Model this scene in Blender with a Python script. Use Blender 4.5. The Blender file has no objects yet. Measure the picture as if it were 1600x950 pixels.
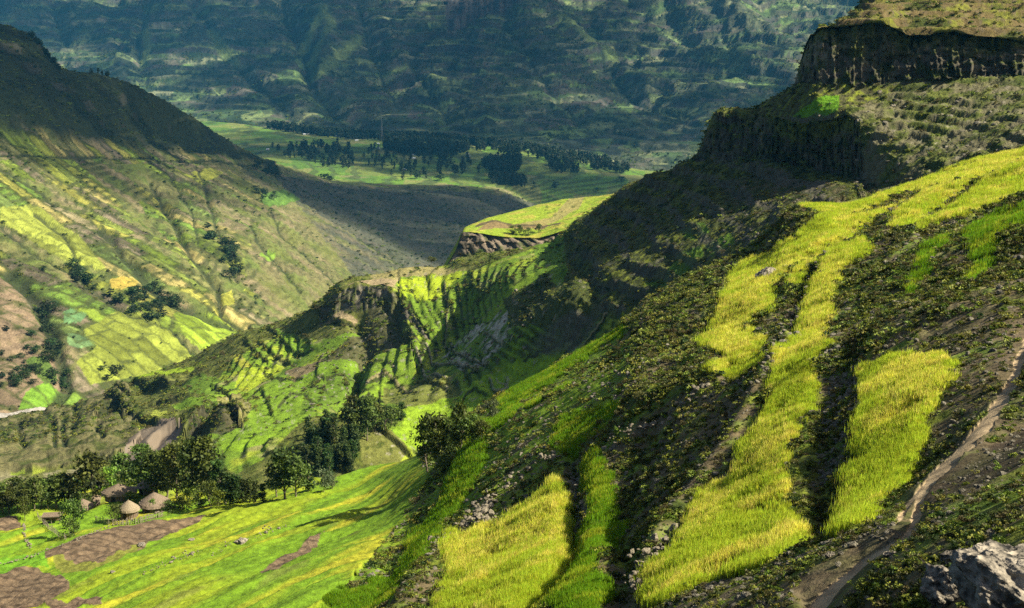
import bpy, math, random
import numpy as np
from mathutils import Vector, Matrix, Euler
random.seed(7)
RNG = np.random.default_rng(11)
S = bpy.context.scene
COL = S.collection

# ------------------------------------------------------------------ camera
FPX = 1600 / 2 / math.tan(math.radians(22.5))
PITCH = math.radians(13)
cam_d = bpy.data.cameras.new('camera'); cam = bpy.data.objects.new('camera', cam_d); COL.objects.link(cam)
cam_d.angle = math.radians(45); cam_d.clip_start = 0.5; cam_d.clip_end = 30000
cam.rotation_euler = (math.radians(90) - PITCH, 0, 0)
S.camera = cam
# ------------------------------------------------------------------ sky, sun, exposure
SUN_EL, SUN_AZ = math.radians(43), math.radians(101)      # azimuth clockwise from the view (+Y)
w = bpy.data.worlds.new('World'); S.world = w; w.use_nodes = True
nt = w.node_tree; bg = nt.nodes['Background']; sky = nt.nodes.new('ShaderNodeTexSky')
sky.sky_type = 'NISHITA'; sky.sun_disc = False; sky.dust_density = 3; sky.ozone_density = .6; sky.air_density = .8; sky.sun_elevation = SUN_EL; sky.sun_rotation = SUN_AZ
nt.links.new(sky.outputs[0], bg.inputs[0]); bg.inputs[1].default_value = 0.05
sl = bpy.data.lights.new('sun', 'SUN'); sun = bpy.data.objects.new('sun', sl); COL.objects.link(sun)
sl.energy = 5.0; sl.angle = math.radians(0.5); sl.color = (1.0, 0.92, 0.72)
SUN_DIR = Vector((math.sin(SUN_AZ) * math.cos(SUN_EL), math.cos(SUN_AZ) * math.cos(SUN_EL), math.sin(SUN_EL)))
sun.rotation_euler = SUN_DIR.to_track_quat('Z', 'Y').to_euler()
S.view_settings.view_transform = 'Standard'; S.view_settings.look = 'None'
S.view_settings.exposure = 1.15; S.view_settings.gamma = 1.0
S.cycles.volume_bounces = 0; S.cycles.max_bounces = 4; S.cycles.diffuse_bounces = 2
S.cycles.transparent_max_bounces = 8
S.cycles.use_denoising = False
HAZE = True

# ------------------------------------------------------------------ image coordinate helpers
CP, SP = math.cos(PITCH), math.sin(PITCH)
def world(px, py, d):  # image pixel plus estimated depth along the view axis, to world position
    X = (np.asarray(px, float) - 800) / FPX * d; up = (475 - np.asarray(py, float)) / FPX * d
    return X, d * CP + up * SP, -d * SP + up * CP

def _hash(ix, iy, iz, seed):
    h = (ix.astype(np.uint32) * np.uint32(374761393) + iy.astype(np.uint32) * np.uint32(668265263)
         + iz.astype(np.uint32) * np.uint32(2147483647 & 0x5bd1e995) + np.uint32(seed * 97531 + 12345))
    h = (h ^ (h >> np.uint32(13))) * np.uint32(1274126177)
    h = (h ^ (h >> np.uint32(16))) * np.uint32(2246822519)
    return h ^ (h >> np.uint32(15))
def hash01(ix, iy, seed=0):
    return _hash(np.asarray(ix).astype(np.int64), np.asarray(iy).astype(np.int64), np.zeros_like(np.asarray(ix), np.int64), seed).astype(np.float64) / 4294967295.0
def noise2(x, y, seed=0):
    x = np.asarray(x, np.float64); y = np.asarray(y, np.float64)
    ix = np.floor(x).astype(np.int64); iy = np.floor(y).astype(np.int64)
    fx = x - ix; fy = y - iy; z = np.zeros_like(ix)
    def g(dx, dy):
        a = _hash(ix + dx, iy + dy, z, seed).astype(np.float32) * np.float32(2 * math.pi / 4294967295.0)
        return np.cos(a) * (fx - dx) + np.sin(a) * (fy - dy)
    u = fx * fx * fx * (fx * (fx * 6 - 15) + 10); v = fy * fy * fy * (fy * (fy * 6 - 15) + 10)
    a = g(0, 0); b = g(1, 0); c = g(0, 1); d = g(1, 1)
    return ((a + (b - a) * u) * (1 - v) + (c + (d - c) * u) * v) * 1.5
def fbm(x, y, sc, oct=4, seed=0, rough=.5, ridged=False):
    t = 0; a = 1; s = 0; f = 1 / sc
    for i in range(oct):
        n = noise2(x * f + 17.3 * i, y * f - 9.1 * i, seed + i)
        if ridged: n = 1 - 2 * np.abs(n)
        t = t + a * n; s += a; a *= rough; f *= 2.03
    return t / s
def sstep(a, b, x):
    t = np.clip((x - a) / (b - a), 0, 1); return t * t * (3 - 2 * t)

def inpoly(u, v, poly):
    m = np.zeros(u.shape, bool)
    xs = [p[0] for p in poly]; ys = [p[1] for p in poly]
    bb = (u > min(xs)) & (u < max(xs)) & (v > min(ys)) & (v < max(ys))
    ub, vb = u[bb], v[bb]; r = np.zeros(ub.shape, bool)
    for i in range(len(poly)):
        x0, y0 = poly[i]; x1, y1 = poly[(i + 1) % len(poly)]
        if y0 == y1: continue
        c = ((y0 > vb) != (y1 > vb)) & (ub < (x1 - x0) * (vb - y0) / (y1 - y0) + x0)
        r ^= c
    m[bb] = r; return m
def pdist(u, v, line, reach=60):
    d = np.full(u.shape, 1e9)
    for (x0, y0), (x1, y1) in zip(line[:-1], line[1:]):
        bb = (u > min(x0, x1) - reach) & (u < max(x0, x1) + reach) & (v > min(y0, y1) - reach) & (v < max(y0, y1) + reach)
        if not bb.any(): continue
        ub, vb = u[bb], v[bb]; dx, dy = x1 - x0, y1 - y0; L = dx * dx + dy * dy + 1e-9
        t = np.clip(((ub - x0) * dx + (vb - y0) * dy) / L, 0, 1)
        d[bb] = np.minimum(d[bb], np.hypot(ub - x0 - t * dx, vb - y0 - t * dy))
    return d

def ledge(sh, line, h, fade=9, width=1.3, wall=None, wallw=1.3, lip=None):
    """a terrace edge: ground above / right of the line stands higher, with a riser along it"""
    u, v = sh.ju, sh.jv; best = np.full(u.shape, 1e9); sgn = np.zeros(u.shape)
    for (x0, y0), (x1, y1) in zip(line[:-1], line[1:]):
        r = fade * 4; bb = (u > min(x0, x1) - r) & (u < max(x0, x1) + r) & (v > min(y0, y1) - r) & (v < max(y0, y1) + r)
        if not bb.any(): continue
        ub, vb = u[bb], v[bb]; dx, dy = x1 - x0, y1 - y0; L = dx * dx + dy * dy + 1e-9
        t = np.clip(((ub - x0) * dx + (vb - y0) * dy) / L, 0, 1); d = np.hypot(ub - x0 - t * dx, vb - y0 - t * dy)
        cr = dx * (vb - y0) - dy * (ub - x0); o = d < best[bb]
        tmp = best[bb]; tmp[o] = d[o]; best[bb] = tmp; tmp = sgn[bb]; tmp[o] = -np.sign(cr)[o]; sgn[bb] = tmp
    sd = best * sgn; ok = best < 1e8
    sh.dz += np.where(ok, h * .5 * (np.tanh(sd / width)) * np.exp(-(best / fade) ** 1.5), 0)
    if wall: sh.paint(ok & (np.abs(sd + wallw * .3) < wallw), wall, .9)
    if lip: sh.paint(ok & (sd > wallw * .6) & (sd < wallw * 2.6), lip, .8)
    return best

def tag(o, label=None, cat=None, group=None, kind=None):
    if label: o['label'] = label
    if cat: o['category'] = cat
    if group: o['group'] = group
    if kind: o['kind'] = kind
    return o

# ------------------------------------------------------------------ materials
def new_mat(name):
    m = bpy.data.materials.new(name); m.use_nodes = True
    b = m.node_tree.nodes['Principled BSDF']; b.inputs['Roughness'].default_value = .9
    b.inputs['Specular IOR Level'].default_value = .15
    return m, m.node_tree, b
def mat_terrain(name, fine, bump=.6, dist=.3, var=.35, extra=None):
    """land cover colour from the attribute, broken up by procedural grain and relief at two sizes"""
    m, t, b = new_mat(name); N = t.nodes; L = t.links
    at = N.new('ShaderNodeAttribute'); at.attribute_name = 'cover'
    geo = N.new('ShaderNodeNewGeometry')
    n1 = N.new('ShaderNodeTexNoise'); n1.inputs['Scale'].default_value = fine; n1.inputs['Detail'].default_value = 5; n1.inputs['Roughness'].default_value = .65
    n2 = N.new('ShaderNodeTexNoise'); n2.inputs['Scale'].default_value = fine * .22; n2.inputs['Detail'].default_value = 4
    L.new(geo.outputs['Position'], n1.inputs['Vector']); L.new(geo.outputs['Position'], n2.inputs['Vector'])
    ad = N.new('ShaderNodeMath'); ad.operation = 'ADD'; L.new(n1.outputs[0], ad.inputs[0]); L.new(n2.outputs[0], ad.inputs[1])
    mr = N.new('ShaderNodeMapRange'); mr.inputs[1].default_value = .6; mr.inputs[2].default_value = 1.4
    mr.inputs[3].default_value = 1 - var; mr.inputs[4].default_value = 1 + var; L.new(ad.outputs[0], mr.inputs[0])
    mx = N.new('ShaderNodeVectorMath'); mx.operation = 'SCALE'; L.new(at.outputs['Color'], mx.inputs[0]); L.new(mr.outputs[0], mx.inputs['Scale'])
    L.new(mx.outputs[0], b.inputs['Base Color'])
    bp = N.new('ShaderNodeBump'); bp.inputs['Strength'].default_value = bump; bp.inputs['Distance'].default_value = dist
    L.new(ad.outputs[0], bp.inputs['Height']); L.new(bp.outputs[0], b.inputs['Normal'])
    return m
def mat_plain(name, c1, c2, scale=2, rough=.9, bump=.4, dist=.05, transl=0, stretch=None, objrand=.0):
    m, t, b = new_mat(name); N = t.nodes; L = t.links; b.inputs['Roughness'].default_value = rough
    tc = N.new('ShaderNodeTexCoord'); n = N.new('ShaderNodeTexNoise'); n.inputs['Scale'].default_value = scale; n.inputs['Detail'].default_value = 5
    src = tc.outputs['Object']
    if stretch:
        mp = N.new('ShaderNodeMapping'); mp.inputs['Scale'].default_value = stretch; L.new(src, mp.inputs[0]); src = mp.outputs[0]
    L.new(src, n.inputs['Vector'])
    r = N.new('ShaderNodeValToRGB'); r.color_ramp.elements[0].position = .35; r.color_ramp.elements[1].position = .65
    r.color_ramp.elements[0].color = (*c1, 1); r.color_ramp.elements[1].color = (*c2, 1)
    L.new(n.outputs[0], r.inputs[0]); out = r.outputs[0]
    if objrand:
        oi = N.new('ShaderNodeObjectInfo'); h = N.new('ShaderNodeHueSaturation')
        mr = N.new('ShaderNodeMapRange'); mr.inputs[3].default_value = 1 - objrand; mr.inputs[4].default_value = 1 + objrand
        L.new(oi.outputs['Random'], mr.inputs[0]); L.new(mr.outputs[0], h.inputs['Value']); L.new(out, h.inputs['Color']); out = h.outputs[0]
    L.new(out, b.inputs['Base Color'])
    if bump:
        bp = N.new('ShaderNodeBump'); bp.inputs['Strength'].default_value = bump; bp.inputs['Distance'].default_value = dist
        L.new(n.outputs[0], bp.inputs['Height']); L.new(bp.outputs[0], b.inputs['Normal'])
    if transl:
        tr = N.new('ShaderNodeBsdfTranslucent'); L.new(out, tr.inputs[0]); ms = N.new('ShaderNodeMixShader'); ms.inputs[0].default_value = transl
        L.new(b.outputs[0], ms.inputs[1]); L.new(tr.outputs[0], ms.inputs[2]); L.new(ms.outputs[0], t.nodes['Material Output'].inputs[0])
    return m

# ------------------------------------------------------------------ terrain sheets
def mesh_np(name, co, quads, cover=None, mat=None, smooth=True):
    me = bpy.data.meshes.new(name)
    co = np.asarray(co, np.float32); quads = np.asarray(quads, np.int32); k = quads.shape[1]
    me.vertices.add(len(co)); me.vertices.foreach_set('co', co.ravel())
    me.loops.add(quads.size); me.loops.foreach_set('vertex_index', quads.ravel())
    me.polygons.add(len(quads)); me.polygons.foreach_set('loop_start', np.arange(0, quads.size, k, dtype=np.int32))
    me.polygons.foreach_set('use_smooth', np.full(len(quads), smooth))
    if cover is not None:
        a = me.color_attributes.new('cover', 'FLOAT_COLOR', 'POINT')
        a.data.foreach_set('color', np.concatenate([cover, np.ones((len(cover), 1))], 1).astype(np.float32).ravel())
    if mat: me.materials.append(mat)
    me.update(); me.validate() if False else None
    return me
def link(me, name, parent=None):
    o = bpy.data.objects.new(name, me); COL.objects.link(o)
    if parent: o.parent = parent
    return o

class Sheet:
    """terrain built from lines in image pixels with estimated depths, each a list of (px, py, depth m), near to far"""
    def __init__(s, curves, px0, px1, step, rowpx, smooth=8, hidden=()):
        us = np.arange(px0, px1 + .1, step); keep = np.where(((us > -45) & (us < 1645)) | (np.arange(len(us)) % 6 == 0))[0]; n = len(keep)
        PY = []; LD = []
        k = max(1, int(smooth / step)); ker = np.hanning(2 * k + 3)[1:-1]; ker /= ker.sum()
        for c in curves:
            xs = [p[0] for p in c]
            py = np.interp(us, xs, [p[1] for p in c]); ld = np.interp(us, xs, [math.log(p[2]) for p in c])
            pad = len(ker) // 2
            py = np.convolve(np.pad(py, pad, 'edge'), ker, 'valid'); ld = np.convolve(np.pad(ld, pad, 'edge'), ker, 'valid')
            PY.append(py); LD.append(ld)
        PY = np.array(PY)[:, keep]; LD = np.array(LD)[:, keep]; us = us[keep]
        def slopes(A):
            d = np.diff(A, axis=0); m = np.zeros_like(A)
            a, b = d[:-1], d[1:]
            ok = a * b > 0
            m[1:-1][ok] = (2 * a * b / (a + b + 1e-12))[ok]
            m[0] = d[0]; m[-1] = d[-1]; return m
        mP, mD = slopes(PY), slopes(LD)
        rowsP = []; rowsD = []; seg = []
        for i in range(len(curves) - 1):
            gap = np.percentile(np.abs(PY[i + 1] - PY[i]), 92)
            nr = max(3, int(gap / rowpx)); nr = 4 if i in hidden else nr
            for j in range(nr + (i == len(curves) - 2)):
                t = j / nr
                h = (2*t**3 - 3*t*t + 1, t**3 - 2*t*t + t, -2*t**3 + 3*t*t, t**3 - t*t)
                rowsP.append(h[0]*PY[i] + h[1]*mP[i] + h[2]*PY[i+1] + h[3]*mP[i+1])
                rowsD.append(h[0]*LD[i] + h[1]*mD[i] + h[2]*LD[i+1] + h[3]*mD[i+1]); seg.append(np.full(n, i + t))
        s.v = np.array(rowsP); s.d = np.exp(np.array(rowsD)); s.t = np.array(seg)
        s.u = np.broadcast_to(us, s.v.shape).copy(); s.shape = s.v.shape
        s.refresh(); s.cover = np.zeros(s.shape + (3,)); s.cls = np.zeros(s.shape, int)
        s.dz = np.zeros(s.shape)
        # edge-jittered image coordinates for tracing land cover
        j = 3.0
        s.ju = s.u + j * fbm(s.x, s.y, s.d.mean() * .02, 4, 91) ; s.jv = s.v + j * fbm(s.x, s.y, s.d.mean() * .02, 4, 95)
    def refresh(s):
        s.x, s.y, s.z = world(s.u, s.v, s.d)
    def paint(s, m, c, a=1.0):
        m = (np.asarray(m, float) * a)[..., None]; s.cover = s.cover * (1 - m) + np.array(c) * m
    def poly(s, p): return inpoly(s.ju, s.jv, p)
    def line(s, p, reach=60): return pdist(s.ju, s.jv, p, reach)
    def finish(s):
        s.z = s.z + s.dz
        R, C = s.shape; idx = np.arange(R * C).reshape(R, C)
        s.quads = np.stack([idx[:-1, :-1], idx[:-1, 1:], idx[1:, 1:], idx[1:, :-1]], -1).reshape(-1, 4)
        s.co = np.stack([s.x, s.y, s.z], -1).reshape(-1, 3); s.fcls = s.cls[:-1, :-1].ravel()
        # where each vertex now stands in image coordinates
        dd = s.y * CP - s.z * SP; s.pu = 800 + s.x / dd * FPX; s.pv = 475 - (s.y * SP + s.z * CP) / dd * FPX
    def emit(s, cls, name, mat):
        q = s.quads[s.fcls == cls]
        if not len(q): return None
        used, inv = np.unique(q, return_inverse=True)
        me = mesh_np(name, s.co[used], inv.reshape(-1, 4), s.cover.reshape(-1, 3)[used], mat)
        return tag(link(me, name), kind='structure')
    def at(s, px, py, tol=3.0, nearest=False):
        """ground point of this sheet seen at image pixel px, py (front-most hit)"""
        c = int(np.searchsorted(s.u[0], px)); c0, c1 = max(0, c - 5), min(s.shape[1], c + 6)
        e = (s.pu[:, c0:c1] - px) ** 2 + (s.pv[:, c0:c1] - py) ** 2
        dd = s.y[:, c0:c1] * CP - s.z[:, c0:c1] * SP
        near = e < e.min() + tol ** 2
        k = np.argmin(np.where(near, dd, 1e9)); r, q = np.unravel_index(k, dd.shape); i = (r, c0 + q)
        return Vector((s.x[i], s.y[i], s.z[i]))
    def sample(s, mask, count, dens=None):
        """random points on the ground where mask is true, weighted by area (and by dens)"""
        P = np.stack([s.x, s.y, s.z], -1)
        A = np.linalg.norm(np.cross(P[1:, :-1] - P[:-1, :-1], P[:-1, 1:] - P[:-1, :-1]), axis=-1)
        W = A * np.asarray(mask, float)[:-1, :-1]
        if dens is not None: W = W * dens[:-1, :-1]
        W = W.ravel(); cs = np.cumsum(W); k = np.searchsorted(cs, RNG.random(count) * cs[-1]); R_, C_ = np.unravel_index(np.minimum(k, len(W) - 1), A.shape)
        a = RNG.random((count, 1)); b = RNG.random((count, 1))
        return (P[R_, C_] * (1 - a) + P[R_ + 1, C_] * a) * (1 - b) + (P[R_, C_ + 1] * (1 - a) + P[R_ + 1, C_ + 1] * a) * b

def terr(z, step, k=1.0, sharp=.35):
    f = z / step; b = np.floor(f); r = f - b
    return (b + sstep(.5 - sharp / 2, .5 + sharp / 2, r)) * step * k + z * (1 - k) - z, r

# palettes (albedo)
G_LUSH = (.12, .215, .012); G_YEL = (.31, .31, .022); G_GOLD = (.46, .34, .08); G_DARK = (.035, .065, .010)
SCRUB = (.048, .068, .011); SOIL = (.125, .098, .052); SOIL2 = (.15, .105, .075); ROCK = (.11, .10, .085); ROCKL = (.30, .265, .22)
OLIVE = (.13, .14, .035); TAN = (.30, .235, .13); TEAL = (.10, .24, .07); MOSS = (.17, .20, .022)

def slope_rock(s, thr=.8):
    """1 where the undisplaced sheet is steeper than thr (rise over run)"""
    gx = np.gradient(s.z, axis=0); hx = np.hypot(np.gradient(s.x, axis=0), np.gradient(s.y, axis=0)) + 1e-6
    return sstep(thr * .8, thr * 1.25, np.abs(gx / hx))

def shift_py(c, dpy, md): return [(x, y + dpy, d * md) for x, y, d in c]

# ================================================================== 1. near hillside
NEAR = [
 [(-300,1240,90),(400,1230,62),(800,1200,38),(1200,1180,19),(1600,1150,11),(1900,1140,9)],
 [(-300,960,150),(0,955,165),(300,955,120),(600,955,85),(800,955,62),(1000,955,45),(1200,955,32),(1400,955,22),(1600,955,16),(1900,950,13)],
 [(-300,860,240),(0,860,215),(300,850,185),(600,830,145),(800,790,110),(1000,740,85),(1200,710,66),(1400,660,55),(1600,610,47),(1900,530,40)],
 [(-300,840,285),(0,815,250),(300,795,235),(420,785,222),(560,770,205),(600,758,195),(700,705,175),(800,650,165),(950,600,140),(1100,555,118),(1250,500,108),(1400,430,104),(1600,350,104),(1900,210,105)],
 [(-300,800,330),(0,775,290),(100,770,285),(200,762,275),(300,777,262),(420,768,250),(560,742,240),(650,713,228),(700,672,225),(760,632,228),(850,588,235),(960,520,240),(1000,478,240),(1080,430,235),(1150,400,228),(1200,375,222),(1240,337,218),(1330,320,222),(1430,288,225),(1500,262,228),(1600,236,230),(1900,140,230)],
]
NEAR.append(shift_py(NEAR[-1], 22, 1.14)); NEAR.append(shift_py(NEAR[-2], 60, 1.3))
NEAR = [c_[:-1] + [(c_[-1][0], c_[-1][1], c_[-1][2]), (2700, c_[-1][1] - (c_[-1][1] - c_[-2][1]) * -2.2 if False else c_[-1][1] + 2.4 * (c_[-1][1] - c_[-2][1]), c_[-1][2] * .8)] for c_ in NEAR]
n = Sheet(NEAR, -700, 2700, 1.9, 1.9, smooth=26, hidden=(4, 5))
# big undulations of the slope: knolls and hollows that catch or lose the grazing sun
vis = sstep(0, .6, n.t) * (1 - sstep(3.75, 4.3, n.t) * .8)
right = sstep(600, 900, n.u)
n.dz += vis * (.35 + .65 * right) * (1.9 * fbm(n.x + .25 * n.y, n.y * .8, 26, 2, 3) + .3 * fbm(n.x, n.y, 7.5, 2, 8))
def bank(sh, line, h, w, side=0, reach=70):
    d = sh.line(line, reach); sh.dz += h * np.exp(-(d / w) ** 2) * sstep(0, .5, sh.t)
    return d
CREST = [(600,1000),(650,920),(690,855),(745,812),(770,780),(800,755),(830,728),(880,706),(960,676),(1010,648),(1060,632),(1110,605)]
bank(n, CREST, 1.1, 22)
bank(n, [(902,721),(906,760),(900,805),(897,858),(863,910),(825,960)], -1.5, 16)
bank(n, [(1020,700),(980,760),(965,820),(985,870),(960,950)], -1.0, 26)
bank(n, [(1330,560),(1300,640),(1290,720),(1290,800)], -.7, 24)
bank(n, [(1232,536),(1200,590),(1140,700),(1060,790),(1000,880)], .7, 12)
bank(n, [(1180,470),(1060,500),(1010,560),(990,640)], .9, 30)
bank(n, [(1200,350),(1240,345),(1290,350)], 1.5, 22)
bank(n, [(700,730),(660,800),(610,880)], -.8, 24)
for wl, h in (([(1432,306),(1388,332),(1320,376),(1285,396),(1262,440),(1236,530)], -1.0), ([(1600,246),(1548,274),(1492,306),(1440,340),(1400,360)], -.8),
              ([(1600,330),(1540,330),(1500,350),(1440,362)], -.7)):
    bank(n, wl, h, 9)
x, y = n.x, n.y
big = fbm(x, y, 9, 4, 21); med = fbm(x, y, 2.2, 4, 22); rid = fbm(x, y, 3.2, 4, 25, ridged=True)
# ---- cover: heath with bare dark soil
moss = sstep(-.12, .22, big + .6 * med)
n.paint(np.ones(n.shape), SOIL); n.paint(moss, SCRUB); n.paint(sstep(0, .4, med + .4 * big), MOSS, .85)
n.paint(sstep(.25, .55, fbm(x, y, 1.1, 3, 33)), ROCK, .35)
UP = sstep(600, 470, n.v) * sstep(960, 1050, n.u)
n.paint(UP * sstep(.0, .4, fbm(x, y, 6, 4, 41)), TAN, .55)
n.paint(sstep(.02, .3, fbm(x, y, 5.5, 5, 35, .62)), (.12, .19, .017), .8)
rough_amp = .15 + .16 * moss
GR = [(640,720),(700,700),(760,640),(860,590),(975,510),(990,560),(965,640),(950,672),(850,700),(800,735),(750,790),(690,840),(650,900),(600,980),(480,980),(600,845),(660,770)]
gr = inpoly(n.u + 12 * fbm(x, y, 5, 3, 15), n.v + 12 * fbm(x, y, 5, 3, 16), GR)
n.paint(gr * sstep(-.35, -.05, fbm(x, y, 7, 4, 17)), (.13, .21, .014)); n.paint(gr * sstep(.1, .3, fbm(x, y, 6, 3, 18)), (.20, .28, .016), .8); n.paint(gr * sstep(.25, .4, fbm(x, y, 3, 3, 19)), (.10, .09, .04), .8)
rough_amp = np.where(gr, .12, rough_amp)
FIELDS = {}
lanes = np.minimum.reduce([n.line(l_) for l_ in ([(1432,308),(1388,334),(1320,378),(1285,398),(1262,442),(1236,532)], [(1640,232),(1600,248),(1548,276),(1492,308),(1440,342),(1400,358)], [(1620,310),(1540,326),(1500,346),(1440,362)], [(1300,352),(1340,342),(1390,318),(1430,300)], [(1210,470),(1240,430),(1270,400)])])
cg = inpoly(n.u + 10 * fbm(x, y, 3, 3, 151), n.v + 10 * fbm(x, y, 3, 3, 152), [(690,852),(745,808),(800,745),(850,712),(900,698),(905,715),(880,730),(878,768),(790,820),(740,846)])
n.paint(cg, (.16, .22, .02)); n.paint(cg * sstep(.1, .3, fbm(x, y, 1.6, 4, 153)), (.09, .11, .02)); n.paint(cg * sstep(.2, .4, fbm(x, y, 2.5, 3, 154)), (.22, .19, .09), .7)
def near_field(key, pts, c1, c2, sc=4, c3=None, far=False):
    m = inpoly(n.u + 16 * fbm(x, y, 2.6, 4, 141) * np.clip(90 / n.d, .4, 1.3), n.v + 16 * fbm(x, y, 2.6, 4, 145) * np.clip(90 / n.d, .4, 1.3), pts)
    mix = sstep(-.3, .3, fbm(x, y, sc, 3, len(key) + 60))
    c1, c2 = [np.array(q_) * (.42 if key[:5] in ('strip', 'plot_', 'barle', 'green', 'patch') else .8) for q_ in (c1, c2)]; c3 = None if c3 is None else np.array(c3) * .45
    n.paint(m, c1); n.paint(m * mix, c2)
    if c3 is not None: n.paint(m * sstep(.05, .4, fbm(x, y, sc * .7, 3, 77)), c3, .8)
    FIELDS[key] = m & (lanes > 4.2); global rough_amp
    rough_amp = np.where(m, .06, rough_amp)
# lower-left valley fields
LOW = [(-300,1100),(-300,700),(300,700),(420,700),(560,720),(650,705),(672,742),(640,795),(600,845),(560,890),(520,960),(300,1150)]
m = n.poly(LOW)
a = (n.x * .5 + n.y * .86); b = (n.x * .86 - n.y * .5)
n.paint(m, G_LUSH); n.paint(m * sstep(-.1, .3, fbm(a, b * 3.5, 42, 4, 51)), (.20, .26, .014)); n.paint(m * sstep(.12, .38, fbm(a, b * 5, 36, 3, 54)), G_YEL)
n.paint(m * sstep(.3, .5, fbm(a, b * 3, 20, 4, 57)), OLIVE, .6)
rough_amp = np.where(m, .10, rough_amp)
z0 = n.z + n.dz + 1.2 * fbm(x, y, 30, 2, 88)
n.dz += np.where(m, (1.8 * fbm(a * .35, b * 1.6, 22, 3, 90) + .35 * fbm(a * .3, b * 2, 6, 2, 92)) * sstep(0, .4, n.t) * sstep(660, 520, n.u), 0)
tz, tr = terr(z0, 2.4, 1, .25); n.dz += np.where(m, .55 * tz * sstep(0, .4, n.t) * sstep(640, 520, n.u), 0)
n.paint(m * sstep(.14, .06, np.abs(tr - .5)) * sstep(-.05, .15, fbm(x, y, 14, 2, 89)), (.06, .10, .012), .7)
for p in ([(52,868),(120,846),(225,822),(265,817),(325,806),(300,826),(245,842),(205,864),(150,880),(70,876)],
          [(-200,905),(0,902),(60,888),(103,903),(112,920),(60,945),(0,965),(-200,1000)],
          [(390,893),(430,872),(508,830),(480,862),(430,890)], [(-150,818),(28,812),(36,826),(-150,838)], [(55,947),(162,928),(158,940),(110,955)]):
    q = inpoly(n.u + 2 * fbm(x, y, 3, 2, 7), n.v + 1.5 * fbm(x, y, 3, 2, 8), p); n.paint(q, (.155, .11, .068)); n.paint(q * sstep(0, .4, fbm(x, y, 2, 3, 31)), (.10, .073, .046)); n.paint(q * sstep(.6, .9, np.sin((n.x * .34 + n.y * .94) * 2.6 + 1.2 * noise2(x * .2, y * .2, 5))), (.075, .052, .034), .75); rough_amp = np.where(q, .16, rough_amp)
n.paint(n.poly([(78,872),(150,876),(195,860),(235,845),(190,872),(130,892),(100,897)]), (.16, .17, .03))
n.paint(n.poly([(-100,885),(0,878),(40,868),(68,866),(76,885),(0,900),(-100,905)]), (.11, .24, .014))
near_field('strip_upper', [(1236,334),(1280,320),(1360,312),(1424,284),(1520,258),(1700,190),(1700,215),(1548,270),(1480,290),(1432,302),(1388,328),(1320,374),(1290,390),(1275,410),(1262,425),(1250,445),(1212,448),(1205,490),(1172,500),(1172,535),(1195,545),(1180,575),(1200,580),(1160,602),(1100,615),(1135,575),(1128,562),(1090,545),(1120,505),(1140,455),(1142,430),(1160,412),(1205,398),(1240,380),(1290,352),(1280,345)], G_YEL, G_GOLD, 6, (.30, .36, .018))
near_field('strip_second', [(1440,306),(1480,298),(1550,272),(1700,215),(1700,270),(1620,300),(1560,310),(1520,330),(1460,352),(1440,362),(1425,352),(1386,348)], G_YEL, G_GOLD, 5)
near_field('strip_descending', [(1300,400),(1350,393),(1355,402),(1310,430),(1298,460),(1298,500),(1285,530),(1290,560),(1270,600),(1268,650),(1245,690),(1225,730),(1232,790),(1265,810),(1262,830),(1220,850),(1150,880),(1080,905),(1040,940),(1010,940),(1000,905),(1060,850),(1085,790),(1110,770),(1120,755),(1150,740),(1160,710),(1175,690),(1205,650),(1210,590),(1215,570),(1240,540),(1250,520),(1262,470),(1285,430)], (.27, .33, .018), G_YEL, 3, G_GOLD)
near_field('plot_by_path', [(1350,592),(1380,580),(1425,572),(1472,574),(1484,604),(1462,642),(1438,682),(1408,735),(1372,768),(1360,800),(1340,830),(1308,835),(1310,800),(1320,760),(1330,710),(1345,650),(1352,620),(1345,595)], (.25, .31, .018), G_YEL, 3)
near_field('patch_right', [(1505,370),(1540,335),(1620,305),(1700,290),(1700,340),(1620,355),(1560,375),(1540,420),(1520,450),(1512,440),(1520,400)], (.20, .24, .03), TAN, 3)
near_field('patch_small', [(1440,380),(1485,365),(1465,390),(1450,420),(1425,445),(1412,450),(1430,420)], (.20, .26, .03), G_YEL, 3)
near_field('barley_slope', [(700,850),(740,845),(790,820),(850,780),(870,765),(885,790),(895,830),(885,870),(870,900),(840,970),(680,970),(690,925),(702,905),(694,870)], (.25, .29, .018), G_YEL, 2.5, G_GOLD)
near_field('green_strip', [(908,722),(925,712),(938,725),(960,770),(975,800),(950,830),(935,870),(920,900),(950,910),(930,970),(830,970),(870,915),(895,880),(905,830),(925,800),(915,760)], (.12, .23, .012), (.17, .28, .014), 3)
near_field('ledge_strip', [(875,712),(955,683),(950,690),(890,714)], G_YEL, G_LUSH)
near_field('terrace_a', [(765,655),(810,625),(816,640),(790,670),(760,690)], (.22, .32, .015), G_LUSH)
near_field('terrace_b', [(820,648),(840,618),(850,638),(825,652)], (.22, .32, .015), G_LUSH)
near_field('terrace_c', [(855,632),(862,618),(888,602),(892,612),(870,628)], (.22, .32, .015), G_LUSH)
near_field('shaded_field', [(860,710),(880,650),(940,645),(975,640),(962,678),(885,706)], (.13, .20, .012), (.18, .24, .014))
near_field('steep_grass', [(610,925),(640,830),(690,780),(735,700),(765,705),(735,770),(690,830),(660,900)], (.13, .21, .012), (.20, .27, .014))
near_field('steep_grass_low', [(690,775),(720,715),(745,655),(765,655),(755,700),(730,740)], (.13, .21, .012), (.20, .27, .014))
near_field('edge_strip', [(760,640),(800,610),(850,588),(975,515),(975,530),(880,585),(800,636)], (.22, .34, .015), G_LUSH)
near_field('lower_grass', [(480,980),(520,935),(600,905),(645,890),(650,900),(600,960),(590,980)], (.16, .26, .012), G_YEL, 6)
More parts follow.
